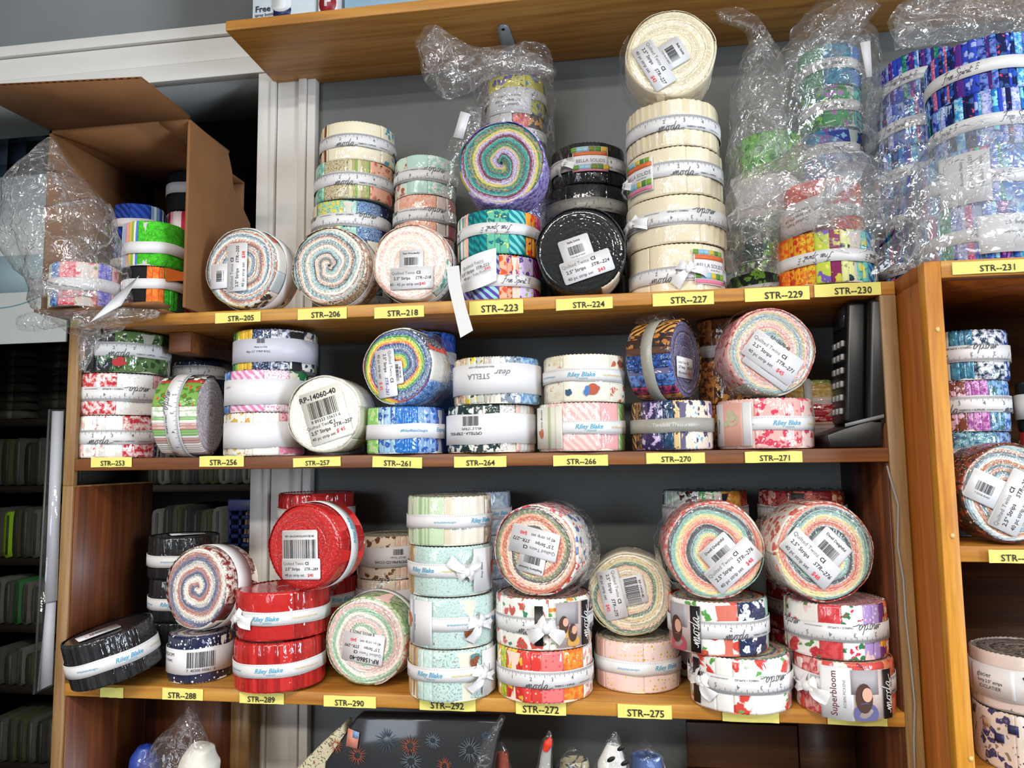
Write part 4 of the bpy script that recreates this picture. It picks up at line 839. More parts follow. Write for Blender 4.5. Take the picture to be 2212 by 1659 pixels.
# STR-257
r = stand((640, 905, 790, 985), z0, 'efeadc*60 e2dccb*60', PWH, 'white roll lying flat behind the white STR-257 coil', GMI, yf=.092, Rf=.045, anchor='r', wrap=True)
c257 = face((618, 800, 780, 982), z0, -.004, 'e9e4d6*60 dcd6c4*60 cfc8b4*40', PWH, 'white coil with printed barcode facing out above STR-257 tag', GMI, yaw=0, P=.016)
def loose_print(ro, items, mt, name='printed_text'):
    o = flat_card('clear_label', ro.e, *_loc(ro, 705, 895), .058, .070, 17, ro.H+.0008, mat('clear_label_ivory', 'f3efe4', .25), rad=.002)
    return o
o = loose_print(c257, None, None); x, y = _loc(c257, 707, 892); a = 17
def T2(s, dx, dy, sz, *q):
    p = rot2(np.array([[dx, dy]]), math.radians(a))[0]; return (s, x+p[0], y+p[1], sz, a)+q
zz = c257.H+.0016
flat_print([T2('RP-14060-40', -.006, .026, .0098, 0, .02), T2('|14060', -.003, .008, .022), T2('8 89333 33633 6', -.003, -.006, .006), T2('2.5" Strips', -.014, -.020, .0066, 0, .012), T2('STR--257', .017, -.018, .0068, .2, .012), T2('40 pc strip set', -.012, -.028, .0056), T2('C I', .004, -.0125, .0066, 0, .03)], 'printed_text', o, zz, INK)
flat_print([T2('Quilted Twins', -.014, -.0125, .0062)], 'printed_text', o, zz, INKG); flat_print([T2('$ 45', .012, -.026, .0070, .2, .01)], 'handwritten_price', o, zz, RED)
# STR-261
r = stand((790, 876, 962, 984), z0, 'c8dc9a*6 8fd06a/c8e8a0/5aa83a:1*44 9ac0dc/2a5aa8/e0ecf6:1*26 2a7ad0/7ab8f0/1a4a98:3*30 8ab0e0/2a62b8/dfe8f4:1*30 3a6ad0/1f3a98/7a98e8:2*34 e8b8a8*10', 'd8e0e8 5a8ac0', 'lime and blue printed roll under the rainbow coil', GMI, yf=-.012); band(r, 'plain', h=.019, z=.029, name='ribbon_band'); on_band(r, [('#RileyBlakeDesigns', 12, .030, .0046, 0, .2, .012), ('Expressions', 68, .032, .0078, 0, .3, .01)], BLUE)
rb = stand((892, 860, 988, 975), z0, '2a6ad0*60 3a7ae0*60', PBLU, 'blue roll hidden behind the lime and blue roll', GMI, yf=.104, Rf=.046, anchor='r')
rb = stand((890, 800, 988, 860), rb.top, '2a5ac0/8ab8f0:2*60 3a7ad8*60', PBLU, 'blue roll in the middle behind the rainbow coil', GMI, yf=.104, Rf=.046, anchor='r')
rb = stand((886, 705, 986, 790), rb.top, '1a3a8a*40 2a62c8/5a9af0/1a3a98:2*60 3a7ae8/1f4ab0:2*50', PBLU, 'bright blue roll topping the stack behind the rainbow coil', GMI, yf=.104, Rf=.046, anchor='r', H=.056); band(rb, 'plain', z=.018, h=.018)
c261 = face((775, 706, 942, 880), r.top, -.004, 'f2f0ea*30 2a6ab8/7ab0e8/f0f4f8:2*60 f0ece4*40 3a4a5a/e8e8e8:4*40', P261, 'rainbow coil of red, yellow, green and blue above STR-261', GMI, yaw=-9, spin=-60, P=.0235)
price(c261, 833, 806, -84, 'STR--261', '$ 45', w=.062, h=.027, hand=VINK); barcode(c261, 852, 806, -84, 'RP-943-40', w=.030, h=.024, z=c261.H+.0008, big=.0034)
V = []; rg = random.Random(4)
# STR-264
r = stand((964, 874, 1158, 981), z0, '1f2f30/e8ece4/8ab0a0:1*70 2a3f3c/f0f0ea/d8b8a0:1*30 e9e4da/b8b0b8:4*20 ~f2ece4,e0b8a8,d8d4d0,f6f0ea#9*60', PMIX, 'dark green daisy print roll directly above the STR-264 tag', GMI, yf=-.010); band(r, 'wide', z=.030, h=.038); on_band(r, [('|2640', -26, .040, .012, 180), ('40-2.5" STRIPS', -25, .030, .0046, 180), ('CPSTELLA - STRIP ROLL', -36, .024, .0050, 180, 0, .012)])
r = stand((978, 769, 1170, 875), r.top, '~e8dcc4,c9a06a,f2ece0,8ab0a8#5*20 e0c8a8/c88a4a/6a8a9a:1*30 d8d8c8/e8d03a/3a3a3a:1*24 ~f0ece4,b8b0a8,d8d4cc#4*20 8a98a8/e0e4e8/3a4a6a:1*24 a8c8e0/5a8ab8:2*36 1f3a4a/d8e8e0:1*26', PMIX, 'pale animal print roll with wide paper band upside down, above daisy roll', GMI, yf=-.012); band(r, 'wide', z=.032, h=.038); on_band(r, [('dear', 8, .038, .0110, 180, .45), ('STELLA', -24, .034, .0098, 180)], INKG); on_band(r, [('dearstelladesign.com', -20, .046, .0042, 180, .2)], INKG, 'printed_address')
# STR-266
r = stand((1160, 873, 1352, 978), z0, '~dcd8c0,8a9a6a,f0ecd8#6*30 f4efe0*10 f2b8b4/f8d8d0/e08a8a:5*70 f0b0b0*26 a8c88a/88b06a:5*38', PMIX, 'pink and green storybook roll directly above the STR-266 tag', GMI, yf=-.010); band(r, 'riley', z=.030, ph=10)
label_patch(r, -52, .030, .044, .052, mt=mat('label_ivory', 'eeeade', .5)); color_bar(r, -42, .030, .0045, .052, mat('label_sage', 'b8c49a', .5)); color_bar(r, -28, .030, .010, .052, mat('label_ivory', 'eeeade', .5), d=1)
motif(r, r.lab, r.labR, -58, .022, .012, .014, mat('print_fox_orange', 'c8704a', .6)); on_label(r, [('Little Books', -58, .040, .0052, 90, .3), ('Riley Blake', -29, .030, .0048, 90, .3)])
r = stand((1172, 771, 1352, 874), r.top, 'e0d4b8*10 efe8d2/e8dcc0/d89a7a:1*60 f4eedc*70 f0e8d4/c86a4a/4a78a8:1*40 e9e0c8*20', PMIX, 'ivory storybook roll with small blue bird print, top of its stack', GMI, yf=-.006); band(r, 'riley', z=.034, ph=-4)
motif(r, r.e, r.R+.0016, 12, .016, .018, .018, mat('print_red_coat', 'b8583a', .7)); motif(r, r.e, r.R+.0016, -22, .012, .010, .010, mat('print_blue_bird', '3a5a7a', .7)); motif(r, r.e, r.R+.0018, 4, .015, .008, .014, mat('print_blue_coat', '4a7ab8', .7))
# STR-270
r = stand((1361, 864, 1544, 973), z0, '2a2430*6 c89050/4a2a20/f0c880:5*30 8a5a3a/2a1a1a/e8b870:1*16 2a2050/c8b0d8/e8e0f0:1*34 1f4a6a/0f2a4a:2*14 e8c88a/3a2a40:1*16 f0e0d0/3a2f50/6ab0d0:1*40 e8d0c0/5a3a8a/2a6a9a:1*40', P270, 'purple and gold swirl print roll directly above the STR-270 tag', GMI, yf=-.010); band(r, 'plain', z=.030, h=.017, mt=GREYT, name='ribbon_band'); on_band(r, [('Timeless Treasures', 0, .031, .0062, 0, .2)], mat('ink_white', 'e8e8e8', .6))
r270 = lying((1380, 686, 1490, 864), r.top, .045, 'e8b060/5a2f1a/2a1a1a:5*50 e0a858/4a2818:5*30 3a2a2a/c88040/1a1a2a:1*30 5a3a2a*14 2a5ab0/1a2a5a/8ab8e8:2*36 1f3a7a/5a8ad0:2*24 c83a6a/2a1a3a:2*22 d89a3a/8a4a1a:2*24 16203f*26', P270, 'swirl print roll on its side with violet coil end, above STR-270', GMI, yaw=-27); band(r270, 'plain', z=.030, h=.015, mt=GREYT, name='ribbon_band')
o = price(r270, 0, 0, 90, 'STR-270', '$43', w=.050, h=.026, xy=(.012, -.010))
# STR-271
r = stand((1549, 862, 1760, 972), z0, 'd88a80*6 f0c0b4/f6dcd2/e08a80:1*60 f4c8c0*20 f2b4ac/d8405a/fbe4dc:1*60 f6d4cc/e0506a/f0a0a0:1*50', PPNK, 'pink floral medallion roll directly above the STR-271 tag', GMI, yf=-.010); band(r, 'riley', z=.030, ph=26, mt=None)
label_patch(r, -66, .030, .022, .052, mt=STICK); on_label(r, [('Vintage', -66, .028, .0060, 90, .3)]); label_patch(r, -42, .030, .034, .052, mt=mat('label_salmon', 'eab0a0', .5)); motif(r, r.lab, r.labR, -40, .036, .026, .020, mat('label_sage2', 'c8c4a0', .5)); color_bar(r, -20, .030, .012, .052, STICK); on_label(r, [('Riley Blake', -20, .030, .0046, 90, .3)])
c271 = face((1570, 669, 1766, 864), r.top, -.008, 'f0b8b0/c84a5a/f8e0d8:1*50 8a9a8a/e8e4da:4*40 e9e4de*30 f4d0c8/d86a70:1*50', P271, 'pink, blue and grey coil facing out above the STR-271 roll', GMI, yaw=9, P=.021)
price(c271, 1668, 772, -37, 'STR--271', '$45', w=.068, h=.036); flat_print([('RP-15870-40', *(lambda p: (p[0]+.010, p[1]+.017))(_loc(c271, 1668, 772)), .0052, -37, 0, .02)], 'printed_text', c271.e, c271.H+.0024, INK)
barcode(c271, 1662, 792, -37, None, '8 89333 38654 0', w=.062, h=.030, z=c271.H+.0006)
for i, lab in enumerate(('brown roll hidden at the bottom behind the swirl roll', 'brown roll in the middle of the dark stack at the back', 'brown and red printed roll in shadow under the top shelf')):
    r = stand((1500, 690, 1640, 760), z0+.0605*i if i < 2 else .1216, '5a3020/c87a3a:2*40 6a3a1a/e8a04a/2a1a10:1*50 3a5a3a*20', PDK, lab, GMI, yf=.095, H=HH if i < 2 else .056)
    if i == 2: band(r, 'plain', z=.012)
r = lying((1712, 788, 1772, 938), z0, .145, '~6a8a3a,d8c04a,e8e0c0#4*20 7aa84a/e8e0a0:2*16 e8b04a/f6e0a0:2*30 f0dcc0*12 c02a30/f0a0a0:1*26 ~e8a890,c04040,f2d0c0,b89070#9*60 a03028*14', PPNK, 'yellow, red and pink striped roll on its side beside the telephone', GMI, yaw=-8); band(r, 'plain', z=.030, h=.010)

# ---- lowest shelf
z0 = H2+.0004
for i, (bb, lab) in enumerate((((276, 1345, 470, 1440), 'black roll hidden at the bottom of the rear black stack'), ((281, 1245, 478, 1342), 'black roll with blue lettered ribbon in the rear black stack'), ((292, 1143, 476, 1248), 'black roll with white sticker on top of the rear black stack'))):
    r = stand(bb, z0+HH*i, '~1a1b1f,121316,232428#12*80 17181b*60', PBK, lab, GL, yf=.082, Rf=.053, anchor='r')
    if i: band(r, 'riley', ph=(0, -20, 30)[i], z=.026)
    if i == 2: barcode(r, 0, 0, 6, None, w=.048, h=.032, xy=(.004, -.004), z=r.H+.0006)
r = stand((149, 1350, 358, 1497), z0, '~15161a,0f1012,25262b#22*130 17181b*60', PBK, 'tilted black roll with white sticker at the end of the lowest shelf', GL, yf=-.052, tilt=(-12, 8)); band(r, 'riley', ph=20, z=.027)
barcode(r, 0, 0, 10, None, w=.050, h=.034, xy=(-.010, -.012), z=r.H+.0006, big=0); flat_print([('$45', -.020, -.022, .007, 10)], 'printed_price', r.e, r.H+.0016, RED)
r = stand((358, 1366, 504, 1482), z0, '16203f/e8ecf4/4a5a90:3*70 1a2446/f0f0f4:3*70 6a4a2a/c88a4a/2a1a14:1*30', PPAT, 'navy star print roll with barcode band above the STR-288 tag', GL, yf=.008); band(r, 'wide', z=.029, h=.032); on_band(r, [('|40300', 2, .031, .020, 0), ('7  40300 00061  6', 2, .018, .0050, 0), ('FREEDOM', -66, .038, .0064, 0), ('2.5" STRIPS', -66, .030, .0046, 0)])
c288 = face((338, 1186, 508, 1372), r.top, .024, 'efe6da/8a2a2a:5*30 8a2a2e/e8dcd0:5*50 f0ebe2*60 6a2a2e*30', PPAT, 'navy, rust and white patriotic coil leaning over the STR-288 tag', GL, yaw=-13, spin=30, P=.019, pitch=4); band(c288, 'plain', z=.030, h=.026)
# STR-289 red
RW = '~c3201f,a81818,cf2c28#16*110 c3201f*40'
rA = stand((503, 1380, 706, 1508), z0, '~c3201f,a81818,cf2c28#26*160', PRED, 'red pleated roll at the bottom of the front red stack', GL, yf=-.026, tilt=(-1.5, 0)); band(rA, 'riley', ph=-14, z=.028)
rB = stand((508, 1268, 716, 1395), rA.top+.0015, 'c3201f*90 ~c3201f,a81818#9*70', PRED, 'red roll with ribbon knot, second in the front red stack', GL, yf=-.022, tilt=(-1.5, 0)); band(rB, 'riley', ph=-22, z=.028); bow(rB, -62, .028, .030, 10, .020)
c289 = face((562, 1082, 750, 1270), rB.top+.001, -.012, 'c3201f*100 b81c1e*60', PRED, 'bright red coil with white barcode label atop the red stack', GL, yaw=-10, P=.03); band(c289, 'riley', z=.030, ph=110)
barcode(c289, 648, 1190, 2, 'RP-120-SCHOOLHOUSE-40', '8 89333 44083 1', w=.052, h=.052, big=.0036); price(c289, 652, 1228, 2, 'STR--289', '$40', w=.056, h=.026)
for i, lab in enumerate(('red roll at the bottom of the rear red stack', 'red roll with cream ribbon in the rear red stack', 'red roll third in the rear red stack', 'dark lit red roll topping the rear stack behind red coil')):
    r = stand((598, 1060, 768, 1150) if i == 3 else (612, 1200, 782, 1300) if i == 1 else (598, 1150, 768, 1250), z0+HH*i, RW, PRED, lab, GL, yf=.100); band(r, 'riley', ph=30); 
# STR-290
c290 = face((699, 1285, 880, 1486), z0, .020, 'c8d8b0/7aa85a/f4f0e4:1*50 8ab86a/4a7a3a:1*40 f0ece4*30 d8c0a8/c86a5a:1*40', P290, 'pink, green and white coil facing out above STR-290 tag', GL, yaw=-3, P=.020); band(c290, 'riley', z=.014, ph=90, h=.012)
price(c290, 785, 1398, 172, 'STR--290', '$40', w=.056, h=.038); flat_print([('RP-15860-40', *_loc(c290, 788, 1424), .0076, 172, 0, .02), ('8 89333 39623 3', *_loc(c290, 783, 1368), .0050, 172)], 'printed_text', c290.e, c290.H+.0022, INK)
for i, lab in enumerate(('cream printed roll hidden at the bottom behind STR-290 coil', 'cream roll with brown bird print just above STR-290 coil', 'cream and blush printed roll with strip label behind the four high stack')):
    r = stand((768, 1143, 896, 1230), z0+HH*i, '~f0e4d0,8a7a68,e8d0b8#5*30 f2e0c8/7a4a2a/8a9aa8:1*50 f2c0a8/e8d8c4:2*20 f0e6d4/9a8a70:1*50', PMIX, lab, GL, yf=.100, Rf=.050, anchor='l')
    if i >= 1: band(r, 'wide', z=.032, h=.028)
    if i == 2: on_band(r, [('|4012', 10, .039, .008, 180), ('40-2.5" Strips', 10, .031, .0040, 180), ('CPSTRIP40-CD CCWS', 0, .025, .0050, 180, 0, .01)])
# STR-292
zt = z0
for i, (bb, wl, lab) in enumerate((
    ((880, 1390, 1070, 1524), '~c9a878,a8845a,e0c8a0#6*44 cfe0d8/b8d0c8:2*20 c8dcd6/8ab0a8/b86a4a:4*70 eef0ea*40', 'pale aqua woodland roll with white knot directly above STR-292'),
    ((882, 1280, 1070, 1392), '~cfe0dc,b8ccc8,dfe8e2#5*30 cfe2da*20 c6dcd6/a8c8c4/8a4a2a:4*100', 'aqua roll with tag and mushroom print, second of four'),
    ((880, 1184, 1064, 1284), '~c9a878,a8845a,d8d0b8#4*26 c6dcd6/a8c8c4/7a9a5a:4*110', 'aqua woodland roll with white ribbon bow, third of four'),
    ((878, 1085, 1064, 1188), '~b8a888,8a7a5a,e0d8c0#3*16 ~b8d0a0,a0c08a,d0e0c0#9*50 c8dcb8*20 ~f0e6d4,e0d0b8,f4ecdc#5*60 efe0d0/b8a888/e8c8b8:1*40', 'sage and cream striped roll topping the four high stack'))):
    r = stand(bb, zt, wl, 'e0dccc c8c8b8 efeadc b8b8a8', lab, GL, yf=(-.030, -.026, -.022, -.020)[i]); zt = r.top+.0002
    band(r, 'riley', ph=(-30, 60, -40, 46)[i], z=(.032, .030, .032, .030)[i])
    if i in (0, 1, 2):
        q = (62, -46, 52)[i]
        label_patch(r, q, .031, .040, .052, mt=PAPER); color_bar(r, q-(-12 if i != 1 else 10), .031, .004, .052, mat('label_grey_blue', 'a8b4c4', .5))
        motif(r, r.lab, r.labR, q+(18 if i != 1 else -18), .034, .010, .018, mat('print_fox_orange', 'c8704a', .6), 6); on_label(r, [('Riley Blake', q-8, .030, .0044, 90, .3)])
        bow(r, (40, 34, 20)[i], .030, .030, (0, 10, 170)[i], .020)
        if i != 2: motif(r, r.e, r.R+.0016, (30, 22)[i], (.046, .018)[i], .014, .018, mat('print_mushroom_brown', '8a4a2e', .7)); motif(r, r.e, r.R+.0018, (32, 25)[i], (.052, .025)[i], .018, .008, mat('print_cap_teal', '5a8a8a', .7))
for i, lab in enumerate(('pale blue roll hidden at the bottom behind the four high stack', 'pale blue roll second behind the four high stack', 'pale blue roll third behind the four high stack', 'pale blue roll fourth behind the four high stack')):
    r = stand((948, 1058, 1106, 1120), z0+HH*i, '8a98a8/e8ecf0/5a6a8a:1*60 a8b8cc/e0e8f0:2*60', PMIX, lab, GL, yf=.104); band(r, 'riley', ph=40)
# STR-272
r = stand((1072, 1392, 1283, 1525), z0, '8ac05a/5a9a3a/f0f4e0:1*20 f0e8d8/e8a03a:1*10 d8d83a/8ab03a:2*12 d8302a/f2c83a/f07a6a:1*24 e84038/f8b0a8:3*20 f27a78/e8485a/fbd0cc:3*24 f2a03a/e8702a:2*26 f4f2ec/e89a8a/5aa08a:1*44', P272, 'rainbow floral roll with ruler ribbon directly above STR-272', GL, yf=-.022); band(r, 'moda', ph=8, z=.028)
r = stand((1070, 1272, 1282, 1410), r.top, 'f6f2ea/e0707a/2a6a4a:1@.75*40 f8f5ee/d05044/3a8a6a:1@.7*60 f6f2ea/e0903a/5aa04a:1@.75*60 2a3a5a/f0b0a8:1*30', P272, 'white floral roll with portrait label and knot, under tan coil', GL, yf=-.020); band(r, 'moda', ph=0, z=.030)
BLK = mat('label_black', '17171a', .45); WINK = mat('ink_white', 'e8e8e8', .6)
def moda_label(r, q, z=.030, w=.046, women=2, tone='d8a04a'):
    label_patch(r, q, z, w, .052, mt=mat('label_blush', 'cdb9b4', .5)); k = math.degrees(1/r.R); R_ = r.labR
    color_bar(r, q-.008*k, z+.013, .030, .026, mat('print_wall_grey', 'aaa4a8', .6), 'portrait_print'); SK, HR, TP = mat('print_skin', 'd8a28a', .6), mat('print_hair_brown', '4a2c22', .6), mat('print_top_'+tone, tone, .6)
    for j in range(women):
        pz, pq = (z+.002-.010*j, q-(.012-.011*j)*k) if women == 2 else (z-.002, q-.008*k)
        s_ = 1 if women == 2 else 1.5
        bent_disc('portrait_print', r.lab, R_+.0004, pq, pz-.012*s_, .018*s_, .016*s_, TP, .4); bent_disc('portrait_print', r.lab, R_+.0006, pq-.0012*k*s_, pz-.0015, .0125*s_, .021*s_, HR); bent_disc('portrait_print', r.lab, R_+.0008, pq+.0008*k*s_, pz+.0015*s_, .0074*s_, .0100*s_, SK)
    color_bar(r, q+.0165*k, z, .0125, .052, BLK, 'brand_bar', d=5); bent_print([('@moda', q+.0150*k, z, .019, 90), ('FABRICS + SUPPLIES', q+.0205*k, z, .0036, 90, 0, .012)], 'brand_print', r.lab, R_+.0016, WINK)
moda_label(r, 34); bow(r, 2, .028, .030, -10, .024); label_patch(r, -6, .030, .010, .046, mt=BLK, name='brand_bar', off=.0028)
c272 = face((1060, 1090, 1252, 1294), r.top, -.012, 'f6f2ea/e8505a/2a6a8a:1*50 f8f5ee/d83a4a/e8a83a:1*70 f4eee4/5a7ab0/d83a3a:1*60', P272, 'coral, green and navy coil with crossed stickers above STR-272', GL, yaw=-13, spin=-40, P=.0215)
price(c272, 1155, 1172, 167, 'STR--272', '$48', w=.062, h=.034); barcode(c272, 1150, 1206, 167, 'Raspberry Summer', w=.034, h=.036, lines=('Jelly Roll', '40 pcs'))
# STR-275
r = stand((1284, 1365, 1472, 1500), z0, '~eac0b4,f2d8cc,d8a098#10*44 f2d0c8/e8c070/b8a08a:3*50 f4d8d0/d8a83a/7a9a5a:3*50 ~e8c0b8,f2dcd4#5*30', P275, 'blush pink roll with gold specks directly above STR-275', GL, yf=.030); band(r, 'riley', ph=40, z=.030)
c275 = face((1270, 1180, 1450, 1366), r.top, .054, 'e8dcc8*50 d8c8b0*50 c8b8a0/8a9a7a:1*60', P275, 'sage, cream and dusty pink coil facing out above STR-275', GL, yaw=0, P=.020)
price(c275, 1322, 1284, -78, 'STR--275', '$45', w=.062, h=.028); barcode(c275, 1365, 1275, -78, 'RP-13430-40', w=.036, h=.034, big=.0042)
# STR-276
r = stand((1486, 1412, 1716, 1548), z0, 'b8a898/e8e0d4:4*34 f4f2ee/d8403a/5aa04a:1@.55*40 f8f6f2*20 f4f2ee/d8443a/6ab05a:1@.5*70 f2e8e2/e07a70:1@.6*40', P276, 'white roll with red rose print at the bottom above blank tag', GL, yf=-.034, spin=0); band(r, 'moda', ph=22, z=.032, flip=True)
label_patch(r, -52, .030, .012, .050, mt=BLK, name='brand_bar'); bow(r, -44, .032, .028, -30, .020)
r2 = stand((1442, 1290, 1664, 1428), r.top, 'd84a3a*12 b8b0b4*20 f6f4f0/dc4c3e/5aa04a:1@.55*80 1f2a4f/f0f0f0/3a4a7a:1*40 ~a8d8c8,f0f4f0,1f2a4f#6*30', P276, 'white rose and navy print roll with black brand label, second in stack', GL, yf=-.026); band(r2, 'moda', ph=38, z=.030); moda_label(r2, -40, .030, .046, 1, 'b84a5a')
c276 = face((1434, 1088, 1657, 1292), r2.top, -.016, 'f0d0c8/e05a50:1*70 a8d0c8*40 f0e8e0/d8483a:1*60', P276, 'coral, yellow, mint and navy coil with angled stickers, beside STR-275 coil', GL, yaw=5, P=.0225, spin=-50)
barcode(c276, 1560, 1200, 41, 'Dwell Delightful', w=.040, h=.040, lines=('Jelly Roll', '40 pcs')); price(c276, 1582, 1220, 41, 'STR--276', '$48', w=.066, h=.031)
for i, lab in enumerate(('black and mint printed roll hidden at the back behind coral coil', 'black and mint printed roll second at the back', 'black printed roll third behind the coral coil', 'black, mint and orange striped roll peeking over the coral coil')):
    r = stand((1430, 1060, 1618, 1150), z0+HH*i, '16181c/e8e8e8/7ad0b8:1*20 a8dcc8/f0f4f0:2*20 e8f0e8/16181c/e04a3a:1*30 e8e4d8/4ab05a:1*24 f0d04a/f08a3a:2*24 e0602a/a03020:2*24 6a2018*10', PDK, lab, GL, yf=.094); band(r, 'moda', ph=10)
# STR-278 column
r = stand((1714, 1428, 1938, 1558), z0, 'd0443c/f0dcd4/8a2a3a:1@.6*40 c03a44/e8a49c:2*20 d85048/f0ddd2/8a3038:1@.6*70 d0402f/e88a60:2*40', P276, 'red floral roll with large portrait label at the end of the shelf', GL, yf=-.036); band(r, 'moda', ph=60, z=.034)
label_patch(r, -8, .028, .034, .056, mt=PAPER); on_label(r, [('Superbloom', -12, .028, .0098, 90, 0, .008)], mat('ink_maroon', '6a2a34', .6)); on_label(r, [('ROBIN PICKENS', 0, .028, .0042, 90)], INKG)
moda_label(r, 31, .028, .048, 1, '5a5a8a'); bow(r, -40, .030, .030, -20, .022)
r2 = stand((1694, 1290, 1922, 1442), r.top, 'c8c8a8/e8e4d8:2*24 f4efe8/c83038/5a8a4a:1@.45*60 c82f38/d85050:2*26 f4f0ea/3a7a4a/d8304a:1*26 b89ad8/e8dcf4/6a3a9a:3*24 6a2a7a/f0a03a:1*12 f0702a/f8d0b0:1*14 d83a7a/f8d0e0:2*20', 'f0c8c8 e8a0a8 f6dcd8 d88a94', 'white roll with red blooms and lilac strips under the last coil', GL, yf=-.030); band(r2, 'moda', ph=20, z=.030, flip=True)
c278 = face((1668, 1082, 1896, 1290), r2.top, -.022, 'e8dcd0/c85a4a:1*70 d8c8b8/e8e0d8:2*60 c84a40/f0e0d8:1*60', P276, 'coral, yellow and mint coil with sticker at the end of the shelf', GL, yaw=9, P=.0225, turn=-1, spin=60)
price(c278, 1748, 1205, -46, 'STR--276', '$48', w=.070, h=.031); barcode(c278, 1787, 1190, -46, 'Dwell Delightful', w=.040, h=.040, lines=('Jelly Roll', '40 pcs'))
for i, lab in enumerate(('dark red floral roll at the bottom of the back corner stack', 'dark red floral roll second in the back corner stack', 'dark red floral roll third in the back corner stack', 'crimson and plum roll topping the back corner stack')):
    r = stand((1636, 1060, 1832, 1150) if i == 3 else (1652, 1200, 1836, 1300), z0+HH*i, '2a2438/e8e0e0:1*16 a82a2e/e8b0a0/4a1a1a:1*60 8a1f2a/d86a5a:1*50 c84a2a/f0c0a0:1*30 6a2a4a*20', PDK, lab, GL, yf=.094); band(r, 'moda', ph=-40)

# ---- in the orange cabinet
cz = -.1036
for i, (bb, wl, lab) in enumerate((
    ((2030, 1040, 2190, 1140), '5a7a8a*60 8a9aa8*60', 'slate blue roll at the bottom behind the cabinet coil'),
    ((2030, 938, 2190, 1040), '3a9a8a*10 7ab0b8/2a5a7a/e8e8e0:2*60 2a4a7a/8ab0d8:2*40 e8c8e0/8ac05a:1*40', 'teal, blue and lilac roll behind the cabinet coil'),
    ((2030, 818, 2188, 938), 'd8b8d0*26 7a3a2a/e8c0d8:1*18 a04a9a/d8a0d0/6a2a6a:2*24 3a6a6a/8ab8e8:2*20 3a6ab0/a8c8f0:2*24 2a5a4a/e8d04a/8ac0b0:1*36 e8b080*20', 'plum, teal and yellow printed roll in the cabinet, second from top'),
    ((2030, 706, 2184, 818), '4a9a4a/e0e8d8:1*14 d8d4c4*14 4a9ab8/2a6a8a:2*26 16284f/e8e8f0/3a7a6a:2*40 2a4a8a/c8d0e8/e89a5a:1*34 8ac04a/d8e8b0:2*24 5a8a4a*20', 'navy, teal and green printed roll topping the cabinet stack'))):
    r = stand(bb, cz+.0602*i, wl, PMIX, lab, GC, yf=.012, Rf=.055, anchor='r', swirl=-50); band(r, 'moda', ph=(0, 0, -6, 10)[i], z=.032, flip=i == 3)
for i, (wl, lab) in enumerate((('2a5a3a*40 3a6a3a*40', 'green roll low at the picture edge in the cabinet'), ('a82a2a/f0d0c0/3a5a3a:1*60 c84a3a*30', 'red floral roll at the picture edge in the cabinet'), ('16181c*60 202226*40', 'black roll at the picture edge topping the cabinet stack'))):
    r = stand((2190, 830, 2350, 930), cz+.0602*i, wl, PDK, lab, GC, yf=.014, Rf=.050, anchor='l'); band(r, 'riley' if i < 2 else 'wide', ph=0, z=.030)
c231 = face((2080, 968, 2296, 1186), cz, -.066, '2a2420/8a3a2a/e8d8c0:1*60 7a2a3a/3a2a2a:2*40 e8d8c0*40 3a4a3a*40', P205+' 9ab0a0 c8b8a8', 'grey, sage and brown coil with stickers facing out of the cabinet', GC, yaw=3, P=.021)
barcode(c231, 2131, 1055, -27, None, w=.036, h=.032, num='7 52106 82403'); price(c231, 2190, 1085, 62, 'STR--278', '$45', w=.066, h=.032)
HEXB = mat('hexagon_print_navy', '2a2f5a', .5)
lz = -.3446
r = stand((2100, 1505, 2360, 1640), lz, 'e4d4c8/3a3a6a/8a7a6a:1*60 efe4da/2a2f5a:3*80', 'c8c0b8 8a8078 5a5450 a8a098', 'bagged roll with hexagon cutout print at the bottom of the cabinet', GC, yf=-.050)
for i in range(6): bent_patch('printed_hexagon', r.e, r.R+.002, -46+i*15, (.046, .034)[i % 2], .010, .009, HEXB if i % 3 else mat('hexagon_print_tan', 'b89a7a', .5), 0, .0004, 4)
r2 = stand((2092, 1372, 2352, 1508), r.top, 'e8d8d0*70 efe0d8*70', '8a8078 5a5450 a8a098', 'pale pink roll with hexagon banded card in the cabinet', GC, yf=-.048); band(r2, 'plain', z=.030, h=.034)
label_patch(r2, -38, .030, .052, .030, off=.0032); on_label(r2, [('glacier', -44, .037, .0070, 0), ('forty 2.5" strips', -38, .030, .0046, 0, 0, .01), ('ICICLATIER', -38, .024, .0052, 0)])
for i in range(5):
    for j in range(2): bent_patch('printed_hexagon', r2.band, r2.R+.0028, 2+i*11, .022+.016*j, .009, .010, HEXB if (i+j) % 2 else mat('hexagon_print_tan', 'b89a7a', .5), 30*j, .0004, 4)

